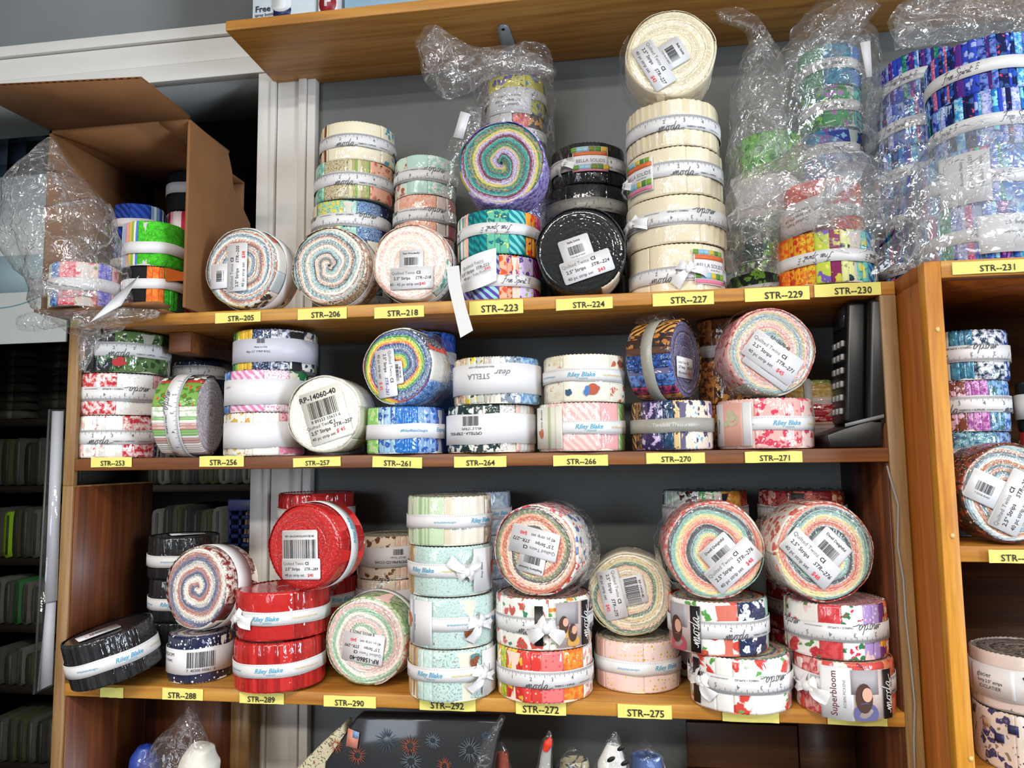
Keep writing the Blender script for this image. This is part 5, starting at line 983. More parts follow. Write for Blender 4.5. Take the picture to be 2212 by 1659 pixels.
# ---- in the cardboard box (its floor is 4 mm above the shelf)
bz = H1+.005
r = stand((261, 566, 402, 660), bz, '17181b*62 e8642a/f08a3a:2*24 4ac83a/2a9a2a:2*24 0f3a1a/1f5a2a:2*34', PDK, 'black, orange and green unwrapped roll at the box bottom', GB, yf=-.014, wrap=False); band(r, 'plain', z=.036, h=.014)
q = MB(); 
V = [tuple((r.R+.004+.004*t)*np.array([math.sin(a_), -math.cos(a_), 0])+np.array([0, 0, zz_])) for a_, zz_, t in ((.32, .0595, 0), (1.2, .0595, .6), (.95, .046, 1), (.32, .040, .2))]
link('folded_strip_end', mesh('folded_strip_end', V, [(0, 3, 2, 1)], uv=np.zeros((4, 2)), cols={'ca': hx('e8642a'), 'cb': hx('f08a3a'), 'cc': hx('e8642a')}, pt=2.), FAB, r.e)
r2 = stand((263, 464, 405, 568), r.top, '~f2b8a0,e8c04a,8ac04a,f4e8d8,4a7ad8,a8c8f0,f0a0a8,f8d8d8#13*60 4ac82a/3aa81f/6ae04a:2*120', 'd8d0d0 8a8488', 'bright green unwrapped roll with pastel strip edges in the box', GB, yf=-.014, wrap=False, H=.064); band(r2, 'plain', z=.026, h=.016)
zz = bz
for i, lab in enumerate(('blue striped roll at the bottom at the back of the box', 'blue striped roll second at the back of the box', 'dark and blue striped roll showing above the green roll')):
    r3 = stand((240, 440, 362, 540), zz, '~17181b,d8d8d8,17181b#6*30 1a2a6a/2a4ab0:5*40 2a5ac8/1f3a98:5*40 ~8ab8f0,2a5ac8,c8e0f8#5*40 5a98e0*30', PBLU, lab, GB, yf=.066, wrap=False); zz = r3.top; band(r3, 'plain', h=.013)
# ------------------------------------------------------------------ clear film: bags and loose wrap
def crinkle(P, seed, k0=60., amp=1., n=14):
    rg = np.random.default_rng(seed); d = np.zeros(len(P))
    for i in range(n):
        v = rg.normal(size=3); v /= np.linalg.norm(v); k = k0*rg.uniform(.6, 3.2); wv = .25*np.sin(P@rg.normal(size=3)*k0*.5+rg.uniform(0, 6))
        s = np.sin(P@v*k+rg.uniform(0, 6.28)+wv*4); d += (1-2*np.abs(s))*(k0/k)
    return d*amp/n
def loft(rings, n=80, m=44, sq=1.0):
    """rings: (centre, rx, ry) -> tube across them; rx runs along x, ry along y (tilted with the path)"""
    C = np.array([r[0] for r in rings], dtype=float); A = np.array([r[1] for r in rings]); B = np.array([r[2] for r in rings])
    t = np.linspace(0, len(rings)-1, m); i = np.minimum(t.astype(int), len(rings)-2); f = (t-i); f = f*f*(3-2*f)*.5+f*.5
    c = C[i]*(1-f)[:, None]+C[i+1]*f[:, None]; a = A[i]*(1-f)+A[i+1]*f; b = B[i]*(1-f)+B[i+1]*f
    T = np.gradient(c, axis=0); T /= np.linalg.norm(T, axis=1)[:, None]+1e-9
    th = np.linspace(0, 2*math.pi, n, endpoint=False); V = []; Nn = []
    for q in range(m):
        e2 = np.array([0, 1, 0])-T[q]*T[q][1]; e2 /= np.linalg.norm(e2)+1e-9; e1 = np.cross(e2, T[q])
        V.append(c[q]+np.outer(a[q]*np.cos(th), e1)+np.outer(b[q]*np.sin(th), e2)); Nn.append(np.outer(np.cos(th), e1)+np.outer(np.sin(th), e2))
    return np.vstack(V), np.vstack(Nn), gridF(m, n, True)
def bag_part(name, rings, parent, seed, amp=.010, k0=60, m=52, n=90, mt=None, ridge=0):
    V, Nn, F = loft(rings, n, m); d = crinkle(V, seed, k0, amp)
    V2 = V+Nn*d[:, None]; r2 = np.random.default_rng(seed); V2 += np.column_stack([crinkle(V, seed+7, k0*1.6, amp*.5), crinkle(V, seed+8, k0*1.6, amp*.35), crinkle(V, seed+9, k0*1.6, amp*.5)])
    return link(name, mesh(name, V2, F, False), mt or FILM2, parent)
def pr(u, v, y, wu, ry=None):                # ring from the photograph: spot, depth, half width in pixels
    p = atY(u, v, y); r = wu/pxm(p); return (p, r, ry if ry else r*.7)
def bag(label, loc):
    e = empty('plastic_bag', Matrix.Identity(4)); tag(e, label, 'plastic bag', 'clear plastic bags around rolls'); return e
def film_sheet(name, A, B, y, parent, seed, amp=.014, bulge=.0, k0=45, n=80, m=44, mt=None):
    def curve(P):
        P = np.array(P, dtype=float); t = np.linspace(0, len(P)-1, n); i = np.minimum(t.astype(int), len(P)-2); f = (t-i)[:, None]
        g = lambda k: P[np.clip(i+k, 0, len(P)-1)]
        return .5*(2*g(0)+(g(1)-g(-1))*f+(2*g(-1)-5*g(0)+4*g(1)-g(2))*f**2+(3*g(0)-g(-1)-3*g(1)+g(2))*f**3)
    a, b = curve(A), curve(B); V = []
    for j in range(m):
        s = j/(m-1); q = a*(1-s)+b*s
        for i in range(n): V.append(atY(q[i, 0], q[i, 1], y-bulge*math.sin(math.pi*s)*math.sin(math.pi*i/(n-1))**.5))
    V = np.array(V); V += np.column_stack([crinkle(V, seed+1, k0, amp*.45), crinkle(V, seed, k0, amp), crinkle(V, seed+2, k0, amp*.45)])
    return link(name, mesh(name, V, gridF(m, n), False), mt or FILM2, parent)
def shrink(ro, z0, z1, a0, a1, off=.004, seed=1, amp=.006):
    n, m = 60, 16; a = np.linspace(math.radians(a0), math.radians(a1), n); z = np.linspace(z0, z1, m); A, Z = np.meshgrid(a, z)
    fl = np.sin(np.linspace(0, math.pi, n))[None, :]**.5; R_ = ro.R+.0035+off*fl*np.ones_like(Z)
    V = np.stack([R_*np.sin(A), -R_*np.cos(A), Z], -1).reshape(-1, 3); d = np.abs(crinkle(V, seed, 70, amp))*np.tile(fl, (m, 1)).ravel()
    V += np.column_stack([np.sin(A).ravel(), -np.cos(A).ravel(), np.zeros(n*m)])*d[:, None]
    link('loose_wrap', mesh('loose_wrap', V, gridF(m, n), False), FILM3, ro.e)
shrink(c261, .004, .058, 20, 150, .006, 3, .012); shrink(c272, .004, .058, 15, 170, .005, 4, .012); shrink(r270, .004, .05, -110, -60, .006, 5, .010)
shrink(c276, .002, .056, 170, 330, .003, 6, .008); shrink(c278, .002, .056, 170, 330, .003, 7, .008); shrink(c227, .0, .058, -120, 40, .004, 8, .010); shrink(c271, .002, .056, 190, 330, .002, 9, .008)

# cardboard box lying on its side, open to the viewer
CARD = mat('cardboard_brown', '8a5c34', .8, noise=.18, nscale=22); CARDE = mat('cardboard_edge', '6a4524', .9)
bx0, bx1, by0, bz0, bz1 = -.020, .192, -.030, H1+.0006, .455
box = empty('cardboard_box', Matrix.Translation((bx0, by0, bz0))); tag(box, 'brown cardboard box on its side with open flap holding rolls', 'cardboard box')
BW, BHt, BD, bt = bx1-bx0, bz1-bz0, .232, .0038
MB().box((0, -.012, 0), (BW-.045, BD, bt)).build('bottom_panel', CARD, box)
MB().box((0, 0, bt), (bt, BD, BHt)).build('side_panel', CARD, box)
MB().prism([(0, 0), (BD-.06, 0), (BD-.064, .165), (.115, .205), (.110, BHt-.030), (.098, BHt-.006), (0, BHt-.001)], bt, Matrix.Translation((BW, 0, 0)) @ Rz(90)).build('side_panel', CARD, box, bevel=.0004)
MB().box((0, 0, BHt-bt), (BW-.046, BD, BHt)).box((BW-.046, 0, BHt-bt), (BW-bt, .108, BHt)).build('top_panel', CARD, box)
MB().box((bt, BD-bt, bt), (BW-.046, BD, BHt-bt)).build('back_panel', CARD, box)
# raised flap with its corrugation showing at the edge
p1 = at(0, 185, 0, -.0)*0; fl0 = atY(-75, 190, by0-.088); fr0 = atY(305, 171, by0-.088)
L0 = Vector((0, 0, BHt)); R0 = Vector((BW, 0, BHt)); L1 = Vector(tuple(fl0))-Vector((bx0, by0, bz0)); R1 = Vector(tuple(fr0))-Vector((bx0, by0, bz0))
def liner(off):
    o = Vector((0, 0, off)); return [L0+o, R0+o, R1+o, L1+o]
mb = MB()
for off in (0, .0030): mb.add([tuple(v) for v in liner(off)]+[tuple(v+Vector((0, 0, .0005))) for v in liner(off)], [(0, 3, 2, 1), (4, 5, 6, 7), (0, 1, 5, 4), (1, 2, 6, 5), (2, 3, 7, 6), (3, 0, 4, 7)])
mb.build('top_flap', CARD, box)
V = []; nn = 120
for i in range(nn+1):
    s = i/nn; zz = .0018+.0011*math.sin(s*nn*1.25); a_ = L1.lerp(R1, s)+Vector((0, 0, zz)); b_ = a_+(L0.lerp(R0, s)-L1.lerp(R1, s))*.1; V += [tuple(a_), tuple(b_)]
link('corrugation', mesh('corrugation', V, gridF(nn+1, 2)), CARDE, box)
MB().box((.13, -.030, -.001), (BW-.02, -.0005, .003)).build('bottom_flap', CARD, box)
# stack at the back of the box
zz = bz
for i, (wl, lab) in enumerate((('c84a5a/f6c0c8:5*60 f2d0d4*30', 'pink striped roll hidden at the bottom back of the box'), ('2a5ac8*60', 'blue roll hidden second at the back of the box'), ('~c02a4a,f6c0c8,f8e8e8,e06a80#12*80 f2d0d4*40', 'pink and white striped roll below the black roll in box'), ('17181b*60 1b1c1f*60', 'black roll with white band at the top inside the box'))):
    r = stand((356, 420, 478, 520), zz, wl, PDK, lab, GB, yf=.122, Rf=.038, anchor='l', wrap=False, H=.0615 if i < 3 else .064); zz = r.top
    if i == 3: band(r, 'plain', z=.038, h=.017); label_patch(r, 10, .070, .012, .020, name='ribbon_tail', mt=SATIN, off=.004) if False else None
# bagged pink floral roll in front of the box
rp = stand((101, 552, 266, 664), bz, '~e8dcc8,c8d8c0,f0e8d8#5*26 e9e4c8/8ab0c8:1*16 3a6ab0/8ab0e0/1a3a7a:2*24 f2a0a8/e8586a/f8d8d4:2*36 f6d8cc/e86a78/8aa85a:1*44 a8a0e8/6a6ad0/f0e8f4:2*30 f2b8b8/e8707a:1*30 f0cf9a/e8a84a:2*24 5a8a3a*14', 'e8dcd8 c8b8b8', 'pink and blue floral roll in the clear bag before the box', GB, yf=-.056, wrap=False); band(rp, 'plain', z=.030, h=.017)
b1 = bag('large clear bag draped over the pink floral roll and box corner', None)
bag_part('bag_body', [pr(112, 298, -.05, 6, .006), pr(112, 330, -.05, 34, .022), pr(108, 400, -.05, 92, .045), pr(122, 490, -.05, 126, .058), pr(160, 556, -.048, 112, .064), pr(172, 610, -.048, 106, .064), pr(170, 662, -.048, 106, .062), pr(160, 684, -.055, 70, .05)], b1, 11, .020, 34, 60, 110)
film_sheet('bag_skirt', [(36, 682), (80, 672), (150, 668), (220, 668), (300, 664), (350, 672)], [(40, 712), (90, 716), (140, 706), (200, 712), (270, 700), (345, 684)], -.064, b1, 12, .012, .01, 60)
bag_part('bag_tail', [pr(190, 690, -.062, 40, .018), pr(200, 712, -.05, 22, .012), pr(190, 745, -.045, 24, .012), pr(176, 800, -.040, 10, .006)], b1, 13, .008, 70, 30, 44)
tg = empty('hang_tag', Matrix.Identity(4)); tag(tg, 'white folded paper hang tag dangling from the clear bag', 'tag')
P4 = [atY(300, 596, -.078), atY(248, 640, -.084), atY(189, 701, -.078), atY(262, 660, -.070)]
link('tag_card', mesh('tag_card', [tuple(p) for p in P4]+[tuple(p+np.array([0, .0006, 0])) for p in P4], [(0, 1, 2, 3), (7, 6, 5, 4), (0, 4, 5, 1), (1, 5, 6, 2), (2, 6, 7, 3), (3, 7, 4, 0)]), PAPER, tg)
# bag around the stack behind the rainbow coil
b2 = bag('clear bag pulled over the tall stack behind the rainbow coil', None)
bag_part('bag_body', [pr(1116, 640, .158, 84, .062), pr(1114, 400, .158, 88, .066), pr(1110, 250, .158, 92, .064), pr(1112, 160, .156, 90, .058), pr(1105, 135, .15, 88, .045), pr(1100, 122, .15, 60, .03)], b2, 21, .012, 42, 60, 100)
film_sheet('bag_flap', [(900, 85), (930, 52), (965, 66), (1020, 98), (1100, 98), (1170, 118), (1206, 150)], [(902, 105), (925, 175), (965, 212), (1010, 205), (1060, 170), (1130, 160), (1200, 165)], .055, b2, 22, .018, .02)
film_sheet('bag_flap', [(915, 95), (940, 62), (975, 80), (1020, 104), (1100, 106), (1170, 124), (1200, 150)], [(915, 110), (930, 160), (965, 200), (1010, 195), (1060, 160), (1130, 150), (1195, 160)], .085, b2, 24, .016, -.01)
film_sheet('bag_side_fold', [(1012, 225), (985, 280), (962, 350), (955, 420), (966, 482)], [(1042, 230), (1036, 290), (1004, 340), (988, 420), (990, 482)], .076, b2, 23, .010, .006)
sm = MB(); P4 = [atY(995, 240, .066), atY(1016, 246, .066), atY(1000, 300, .064), atY(979, 296, .064)]
sm.add([tuple(p) for p in P4]+[tuple(p+np.array([0, .0005, 0])) for p in P4], [(0, 3, 2, 1), (4, 5, 6, 7), (0, 1, 5, 4), (1, 2, 6, 5), (2, 3, 7, 6), (3, 0, 4, 7)]); sm.build('barcode_sticker', STICK, b2)
# bags at the end of the top shelf
b3 = bag('clear bag around the green rolls beside the cream tower', None)
bag_part('bag_body', [pr(1628, 612, .07, 60, .058), pr(1628, 520, .074, 66, .062), pr(1632, 400, .08, 66, .060), pr(1640, 270, .09, 62, .058), pr(1640, 190, .095, 58, .046), pr(1650, 120, .10, 46, .03), pr(1670, 95, .10, 26, .016)], b3, 31, .014, 40, 60, 90)
film_sheet('bag_mouth', [(1545, 22), (1600, 15), (1645, 45), (1672, 92)], [(1556, 46), (1600, 66), (1618, 96), (1632, 140)], .088, b3, 32, .014, .01)
b4 = bag('clear bag over the emerald and teal rolls under the wall shelf', None)
bag_part('bag_body', [pr(1800, 330, .13, 92, .060), pr(1800, 240, .14, 98, .062), pr(1795, 150, .14, 104, .060), pr(1800, 80, .145, 92, .052), pr(1810, 30, .15, 60, .034), pr(1800, -25, .15, 40, .020)], b4, 41, .018, 40, 60, 96)
film_sheet('bag_fold', [(1630, 340), (1648, 230), (1680, 120), (1740, 60), (1800, 10), (1862, -15)], [(1730, 345), (1765, 240), (1795, 150), (1830, 110), (1866, 60), (1905, 10)], .070, b4, 42, .020, .02)
b5 = bag('crinkled clear bag holding the red batik roll over STR-230', None)
bag_part('bag_body', [pr(1600, 470, -.01, 16, .016), pr(1640, 430, .0, 70, .05), pr(1720, 420, .03, 100, .07), pr(1790, 420, .04, 104, .074), pr(1865, 430, .03, 92, .066), pr(1925, 400, .01, 56, .04), pr(1962, 370, -.01, 10, .008)], b5, 51, .024, 36, 66, 100)
film_sheet('bag_mouth', [(1740, 462), (1790, 440), (1850, 436), (1900, 430), (1955, 420)], [(1755, 500), (1800, 540), (1850, 545), (1905, 520), (1962, 450)], -.052, b5, 52, .014, .014)
film_sheet('bag_peak', [(1572, 470), (1640, 395), (1720, 308), (1800, 298), (1880, 328), (1962, 368)], [(1585, 505), (1640, 522), (1710, 470), (1790, 452), (1880, 440), (1950, 410)], -.035, b5, 53, .020, .02)
b6 = bag('clear bag wrapped round the pale blue rolls on the cabinet', None)
bag_part('bag_body', [pr(2130, 572, .0, 150, .085), pr(2120, 520, .0, 152, .090), pr(2125, 430, .0, 148, .090), pr(2130, 360, .002, 142, .088), pr(2130, 322, .004, 128, .080)], b6, 61, .010, 36, 56, 120, FILM5)
film_sheet('bag_corner', [(1882, 592), (1898, 545), (1935, 500), (1945, 430), (1925, 365), (1960, 345)], [(1945, 590), (2015, 560), (2065, 500), (2065, 430), (2045, 385), (1990, 350)], -.074, b6, 62, .018, .012)
film_sheet('bag_knot_frill', [(1890, 345), (1905, 300), (1940, 285), (1985, 290), (2010, 310)], [(1950, 372), (1955, 365), (1960, 362), (1966, 362), (1972, 366)], -.06, b6, 63, .016, .008, 60)
b7 = bag('clear film sleeve around the blue violet roll behind', None)
bag_part('bag_body', [pr(1966, 335, .10, 92, .066), pr(1966, 270, .10, 94, .068), pr(1968, 205, .10, 90, .064), pr(1966, 192, .10, 70, .05)], b7, 71, .010, 44, 36, 90)
b8 = bag('clear bag lying across the tops of the blue rolls', None)
film_sheet('bag_body', [(1918, 45), (1960, 0), (2040, -15), (2130, -15), (2212, -10), (2260, 0)], [(1935, 112), (1985, 104), (2060, 92), (2120, 84), (2212, 76), (2260, 74)], .0, b8, 81, .018, .02)
film_sheet('bag_body', [(1930, 45), (1970, 5), (2040, -10), (2130, -12), (2212, -8), (2260, 0)], [(1945, 108), (1985, 104), (2060, 92), (2120, 86), (2212, 80), (2260, 78)], .05, b8, 82, .018, .0)
for (pa, pb, dy, lab) in (((1858, 92), (1880, 165), .07, 'narrow white ribbon tag beside the emerald bagged roll'),):
    e = empty('hang_tag', Matrix.Identity(4)); tag(e, lab, 'tag'); P4 = [atY(pa[0], pa[1], dy), atY(pb[0], pa[1]-4, dy), atY(pb[0]+4, pb[1], dy), atY(pa[0]+14, pb[1]+2, dy)]
    link('tag_card', mesh('tag_card', [tuple(p) for p in P4]+[tuple(p+np.array([0, .0006, 0])) for p in P4], [(0, 3, 2, 1), (4, 5, 6, 7), (0, 1, 5, 4), (1, 2, 6, 5), (2, 3, 7, 6), (3, 0, 4, 7)]), PAPER, e)

# ------------------------------------------------------------------ telephone at the end of the middle shelf
BLKP = mat('phone_black_plastic', '141416', .35, spec=.6); GRYP = mat('phone_edge_highlight', '8a8c90', .3); KEYP = mat('phone_keys', '9c9d9a', .4); SLK = mat('phone_screen', '1c2226', .1)  # the plain grey is for highlights painted along the phone's edges
tp = atY(1836, 965, .03); ph = empty('telephone', Matrix.Translation((tp[0], .015, .0004))); tag(ph, 'black desk telephone stored upright on edge beside the shelf end', 'telephone')
tilt = Ry(4)
MB().box((-.010, .0, .030), (.012, .062, .176), tilt).build('keypad_body', BLKP, ph, bevel=.004)
hs = MB().box((.012, -.012, .026), (.034, .012, .178), tilt); hs.build('handset', BLKP, ph, bevel=.005)
MB().box((.0335, -.0125, .05), (.0352, -.0095, .172), tilt).build('handset_trim', GRYP, ph)  # pale strip standing in for the bright highlight down the handset's edge
for i in range(6):
    for j in range(3):
        kb = MB().box((-.0135, .010+j*.016, .040+i*.0165), (-.0098, .020+j*.016, .0475+i*.0165), tilt); kb.build('key', KEYP, ph, bevel=.001)
MB().box((-.0125, .008, .146), (-.0098, .054, .170), tilt).build('display_screen', SLK, ph)
MB().prism([(-.030, 0), (.028, 0), (.032, .036), (.004, .030), (-.034, .016)], .076, Matrix.Translation((0, -.012, 0))).build('base', BLKP, ph, bevel=.003)
MB().prism([(-.012, .0245), (.0315, .0345), (.0315, .0385), (-.012, .0285)], .002, Matrix.Translation((0, -.0145, 0))).build('base_trim', GRYP, ph)  # grey strip painted in as the highlight line across the base
cbm = MB().tube([atY(1916, 1006, -.004), atY(1922, 1030, -.005), atY(1940, 1090, -.006), atY(1939, 1180, -.006), atY(1951, 1250, -.006), atY(1956, 1330, -.006), atY(1966, 1420, -.006), atY(1976, 1520, -.006), atY(1974, 1600, -.006), atY(1978, 1720, -.006)], .0011, 6)
tag(cbm.build('cable', mat('cable_grey', '8f8f8c', .5), smooth=True), 'thin grey cable running down the shelving unit post', 'cable')
# paper in a sleeve hung beside the post
hp = empty('paper_sleeve', Matrix.Identity(4)); tag(hp, 'white papers in a clear sleeve hanging beside the unit post', 'paper sleeve')
def sheet(name, pts, y, mt, th=.0006):
    P = [atY(u, v, y) for u, v in pts]; n = len(P)
    return link(name, mesh(name, [tuple(p) for p in P]+[tuple(p+np.array([.0, th, 0])) for p in P], [tuple(range(n-1, -1, -1)), tuple(range(n, 2*n))]+[(i, (i+1) % n, (i+1) % n+n, i+n) for i in range(n)]), mt, hp)
sheet('paper_sheet', [(112, 888), (137, 888), (123, 1297), (96, 1302)], .03, mat('paper_bluish', 'dfe2ee', .6)); sheet('paper_sheet', [(100, 1296), (121, 1294), (112, 1478), (80, 1494)], .034, mat('paper_bluish', 'dfe2ee', .6))
sheet('clear_sleeve', [(104, 884), (139, 884), (113, 1482), (70, 1502)], .028, FILM4); sheet('sleeve_edge', [(104, 884), (108, 884), (75, 1500), (70, 1502)], .026, mat('sleeve_dark', '4a4c50', .4))

# ------------------------------------------------------------------ cartons on the wall shelf
CBX = mat('carton_white_blue', 'c9d3da', .5)
p = atY(545, 37, .075); q = atY(604, 37, .075); c1 = empty('carton', Matrix.Translation((p[0], .075, .649))); tag(c1, 'white carton printed Free spray bottle inside on the wall shelf', 'carton')
cw = atY(683, 20, .075)[0]-p[0]; MB().box((0, 0, 0), (cw, .12, .16)).build('carton_body', CBX, c1, bevel=.001)
def xz_print(items, name, parent, mt, y=-.0008):
    V = np.zeros((0, 3)); F = []
    for s, x, z, sz, b in items:
        g, f = glyphs(s, 0, b); g = g*sz; n = len(V); V = np.vstack([V, np.column_stack([g[:, 0]+x, np.full(len(g), y), g[:, 1]+z])]); F += [tuple(i+n for i in k) for k in f]
    return link(name, mesh(name, V, F), mt, parent)
xz_print([('Free', .017, .023, .0135, .02), ('spray bottle', .020, .013, .0066, .01), ('inside', .025, .008, .0052, .01)], 'printed_text', c1, mat('ink_navy', '24283c', .5))
MB().prism([(.034, .006), (.060, .006), (.062, .016), (.060, .024), (.034, .022)], -.001).build('printed_bottle', mat('print_bottle_navy', '1f2a5c', .4), c1); MB().prism([(.032, .024)]+[(.047+.016*math.cos(t), .024-.010*math.sin(t)) for t in np.linspace(math.pi, 0, 8)]+[(.063, .16), (.032, .16)], -.0016).build('printed_bottle_top', mat('print_bottle_white', 'e8eaec', .4), c1)
p = atY(690, 20, .075); c2 = empty('carton', Matrix.Translation((p[0], .070, .649))); tag(c2, 'white carton with round red emblem on the wall shelf', 'carton')
MB().box((0, 0, 0), (.030, .12, .15)).build('carton_body', PAPER, c2, bevel=.001); MB().prism([(.015+.018*math.cos(t)*.75, .017+.018*math.sin(t)) for t in np.linspace(0, 2*math.pi, 18, endpoint=False)], -.0008).build('red_emblem', mat('emblem_red', '9a1f2a', .4), c2)
MB().prism([(.010, .012), (.014, .012), (.014, .018), (.020, .018), (.020, .022), (.010, .022)], -.0004, Matrix.Translation((0, -.0010, 0))).build('emblem_mark', mat('ink_white', 'e8e8e8', .6), c2)
p = atY(728, 16, .078); c3 = empty('carton', Matrix.Translation((p[0]+.006, .078, .649))); tag(c3, 'flat tan and pale blue carton lying on the wall shelf', 'carton')
MB().box((0, 0, 0), (.30, .11, .012)).build('carton_base', mat('carton_tan', 'c2a888', .6), c3, bevel=.001); MB().box((.004, .004, .012), (.296, .106, .040)).build('carton_lid', mat('carton_blue', '8fb0c8', .5), c3, bevel=.001)

# ------------------------------------------------------------------ things below the lowest shelf (standing on the hidden bottom board)
zb = -.5296
POLY = mat('pouch_white_fabric', 'e6e2d6', .8, noise=.06, nscale=40)
e = empty('zip_pouch', Matrix.Identity(4)); tag(e, 'clear peaked pouch with white fabric bundle under the lowest shelf', 'pouch')
bag_part('pouch_film', [pr(408, 1526, .05, 5, .004), pr(410, 1545, .05, 22, .010), pr(400, 1600, .05, 58, .022), pr(380, 1680, .05, 92, .034), pr(370, 1800, .05, 104, .04), (np.array([atY(370, 1800, .05)[0], .05, zb+.003]), .062, .04)], e, 91, .006, 46, 40, 80, FILM)
V, Nn, F = loft([pr(441, 1606, .05, 1, .001), pr(440, 1612, .05, 26, .018), pr(432, 1640, .05, 44, .024), pr(420, 1760, .05, 52, .026), (np.array([atY(420, 1760, .05)[0], .05, zb+.003]), .03, .024)], 40, 24); link('fabric_bundle', mesh('fabric_bundle', V+Nn*crinkle(V, 5, 70, .007)[:, None], F, True), POLY, e)
e = empty('zip_pouch', Matrix.Identity(4)); tag(e, 'blue fabric pouch leaning beside the panel under the lowest shelf', 'pouch')
V, Nn, F = loft([pr(316, 1606, .09, 1, .001), pr(316, 1612, .09, 18, .012), pr(312, 1640, .09, 34, .02), pr(312, 1760, .09, 40, .026), (np.array([atY(312, 1760, .09)[0], .09, zb+.003]), .03, .025)], 40, 24); link('pouch_body', mesh('pouch_body', V+Nn*crinkle(V, 6, 50, .004)[:, None], F, True), mat('pouch_blue', '1f3f9a', .5, coat=.6), e)
def slab(name, label, pts, y0, dy, m, extra=None):
    e = empty(name, Matrix.Identity(4)); tag(e, label, 'fabric pack', 'bagged fabric packs under the lowest shelf')
    P = [atY(u, v, y0) for u, v in pts]; P = P[:-2]+[np.array([P[-2][0], y0, zb+.001]), np.array([P[-1][0], y0, zb+.001])]; n = len(P)
    mb = MB(); mb.add([tuple(p) for p in P]+[tuple(p+np.array([0, dy, 0])) for p in P], [tuple(range(n-1, -1, -1)), tuple(range(n, 2*n))]+[(i, (i+1) % n, (i+1) % n+n, i+n) for i in range(n)])
    mb.build('folded_fabric', m, e, bevel=.004); return e
def spots(name, A, Bc, Cc, s1, s2, coat=.8):
    m, nt, b, N, L = nodes(name); tc = N('ShaderNodeTexCoord'); v = N('ShaderNodeTexVoronoi'); v.inputs['Scale'].default_value = s1; L(tc.outputs['Object'], v.inputs['Vector'])
    n = N('ShaderNodeTexNoise'); n.inputs['Scale'].default_value = s2; n.inputs['Distortion'].default_value = 2; L(tc.outputs['Object'], n.inputs['Vector'])
    r1 = N('ShaderNodeValToRGB'); r1.color_ramp.elements[0].color = hx(Cc); r1.color_ramp.elements[0].position = .12; r1.color_ramp.elements[1].color = hx(A); r1.color_ramp.elements[1].position = .16; L(v.outputs['Distance'], r1.inputs[0])
    r2 = N('ShaderNodeValToRGB'); r2.color_ramp.elements[0].position = .56; r2.color_ramp.elements[1].position = .6; L(n.outputs['Fac'], r2.inputs[0])
    mx = N('ShaderNodeMix'); mx.data_type = 'RGBA'; L(r2.outputs[0], mx.inputs[0]); L(r1.outputs[0], mx.inputs[6]); mx.inputs[7].default_value = hx(Bc); L(mx.outputs[2], b.inputs['Base Color'])
    b.inputs['Roughness'].default_value = .6; b.inputs['Coat Weight'].default_value = coat; b.inputs['Coat Roughness'].default_value = .1
    bp = N('ShaderNodeBump'); bp.inputs['Strength'].default_value = .6; bp.inputs['Distance'].default_value = .004; n2 = N('ShaderNodeTexNoise'); n2.inputs['Scale'].default_value = 30; L(tc.outputs['Object'], n2.inputs['Vector']); L(n2.outputs['Fac'], bp.inputs['Height']); L(bp.outputs[0], b.inputs['Coat Normal'])
    MATS[name] = m; return m
e = slab('fabric_pack', 'cream speckled fabric pack leaning beside the fireworks fabric', [(745, 1560), (690, 1610), (600, 1700), (600, 1800), (760, 1800)], .06, .03, spots('speckled_cream', 'd9cfae', '3a3a34', 'a8483a', 90, 190))
e = slab('fabric_pack', 'black fireworks fabric pack in clear bag under the lowest shelf', [(1082, 1556), (770, 1548), (700, 1650), (690, 1800), (1020, 1800)], .030, .028, mat('fireworks_black', '14151b', .6, coat=.7))
rg = random.Random(8); FWC = [mat('firework_silver', '5a6670', .6), mat('firework_orange', '8a4630', .6), mat('firework_blue', '34495c', .6)]
for i, (u, v, R_, c) in enumerate(((835, 1600, 28, 2), (886, 1612, 24, 1), (935, 1600, 20, 0), (1015, 1620, 30, 0), (772, 1632, 22, 1), (888, 1645, 26, 0), (725, 1610, 18, 1), (960, 1655, 20, 1), (1050, 1590, 14, 2))):
    p = atY(u, v, .0285); k = pxm(p); V = []; F = []
    for j in range(20):
        a_ = j*math.pi/10+rg.uniform(-.1, .1); l_ = R_/k*rg.uniform(.75, 1); n = len(V); w_ = .0006
        for s, t in ((.35, -1), (1, -.4), (1, .4), (.35, 1)): V.append((p[0]+math.cos(a_)*l_*s-math.sin(a_)*w_*t, p[1], p[2]+math.sin(a_)*l_*s+math.cos(a_)*w_*t))
        F.append((n, n+1, n+2, n+3))
    link('printed_firework', mesh('printed_firework', V, F), FWC[c], e)
p = atY(762, 1594, .0280); MB().prism([(-.009, -.010), (.006, -.013), (.009, .007), (-.006, .012)], -.0006, Matrix.Translation(tuple(p))).build('printed_flag', mat('print_flag_coral', 'd88a74', .6), e); MB().prism([(0, .001), (.007, -.001), (.009, .007), (.001, .010)], -.0004, Matrix.Translation(tuple(p+np.array([0, -.0007, 0])))).build('printed_flag_canton', mat('print_flag_blue', '7a9ac8', .6), e)
bag_part('pack_film', [pr(1086, 1545, .02, 10, .008), pr(1060, 1600, .02, 16, .010), pr(1030, 1700, .02, 22, .012), pr(1010, 1800, .02, 26, .012)], e, 95, .006, 60, 30, 40, FILM)
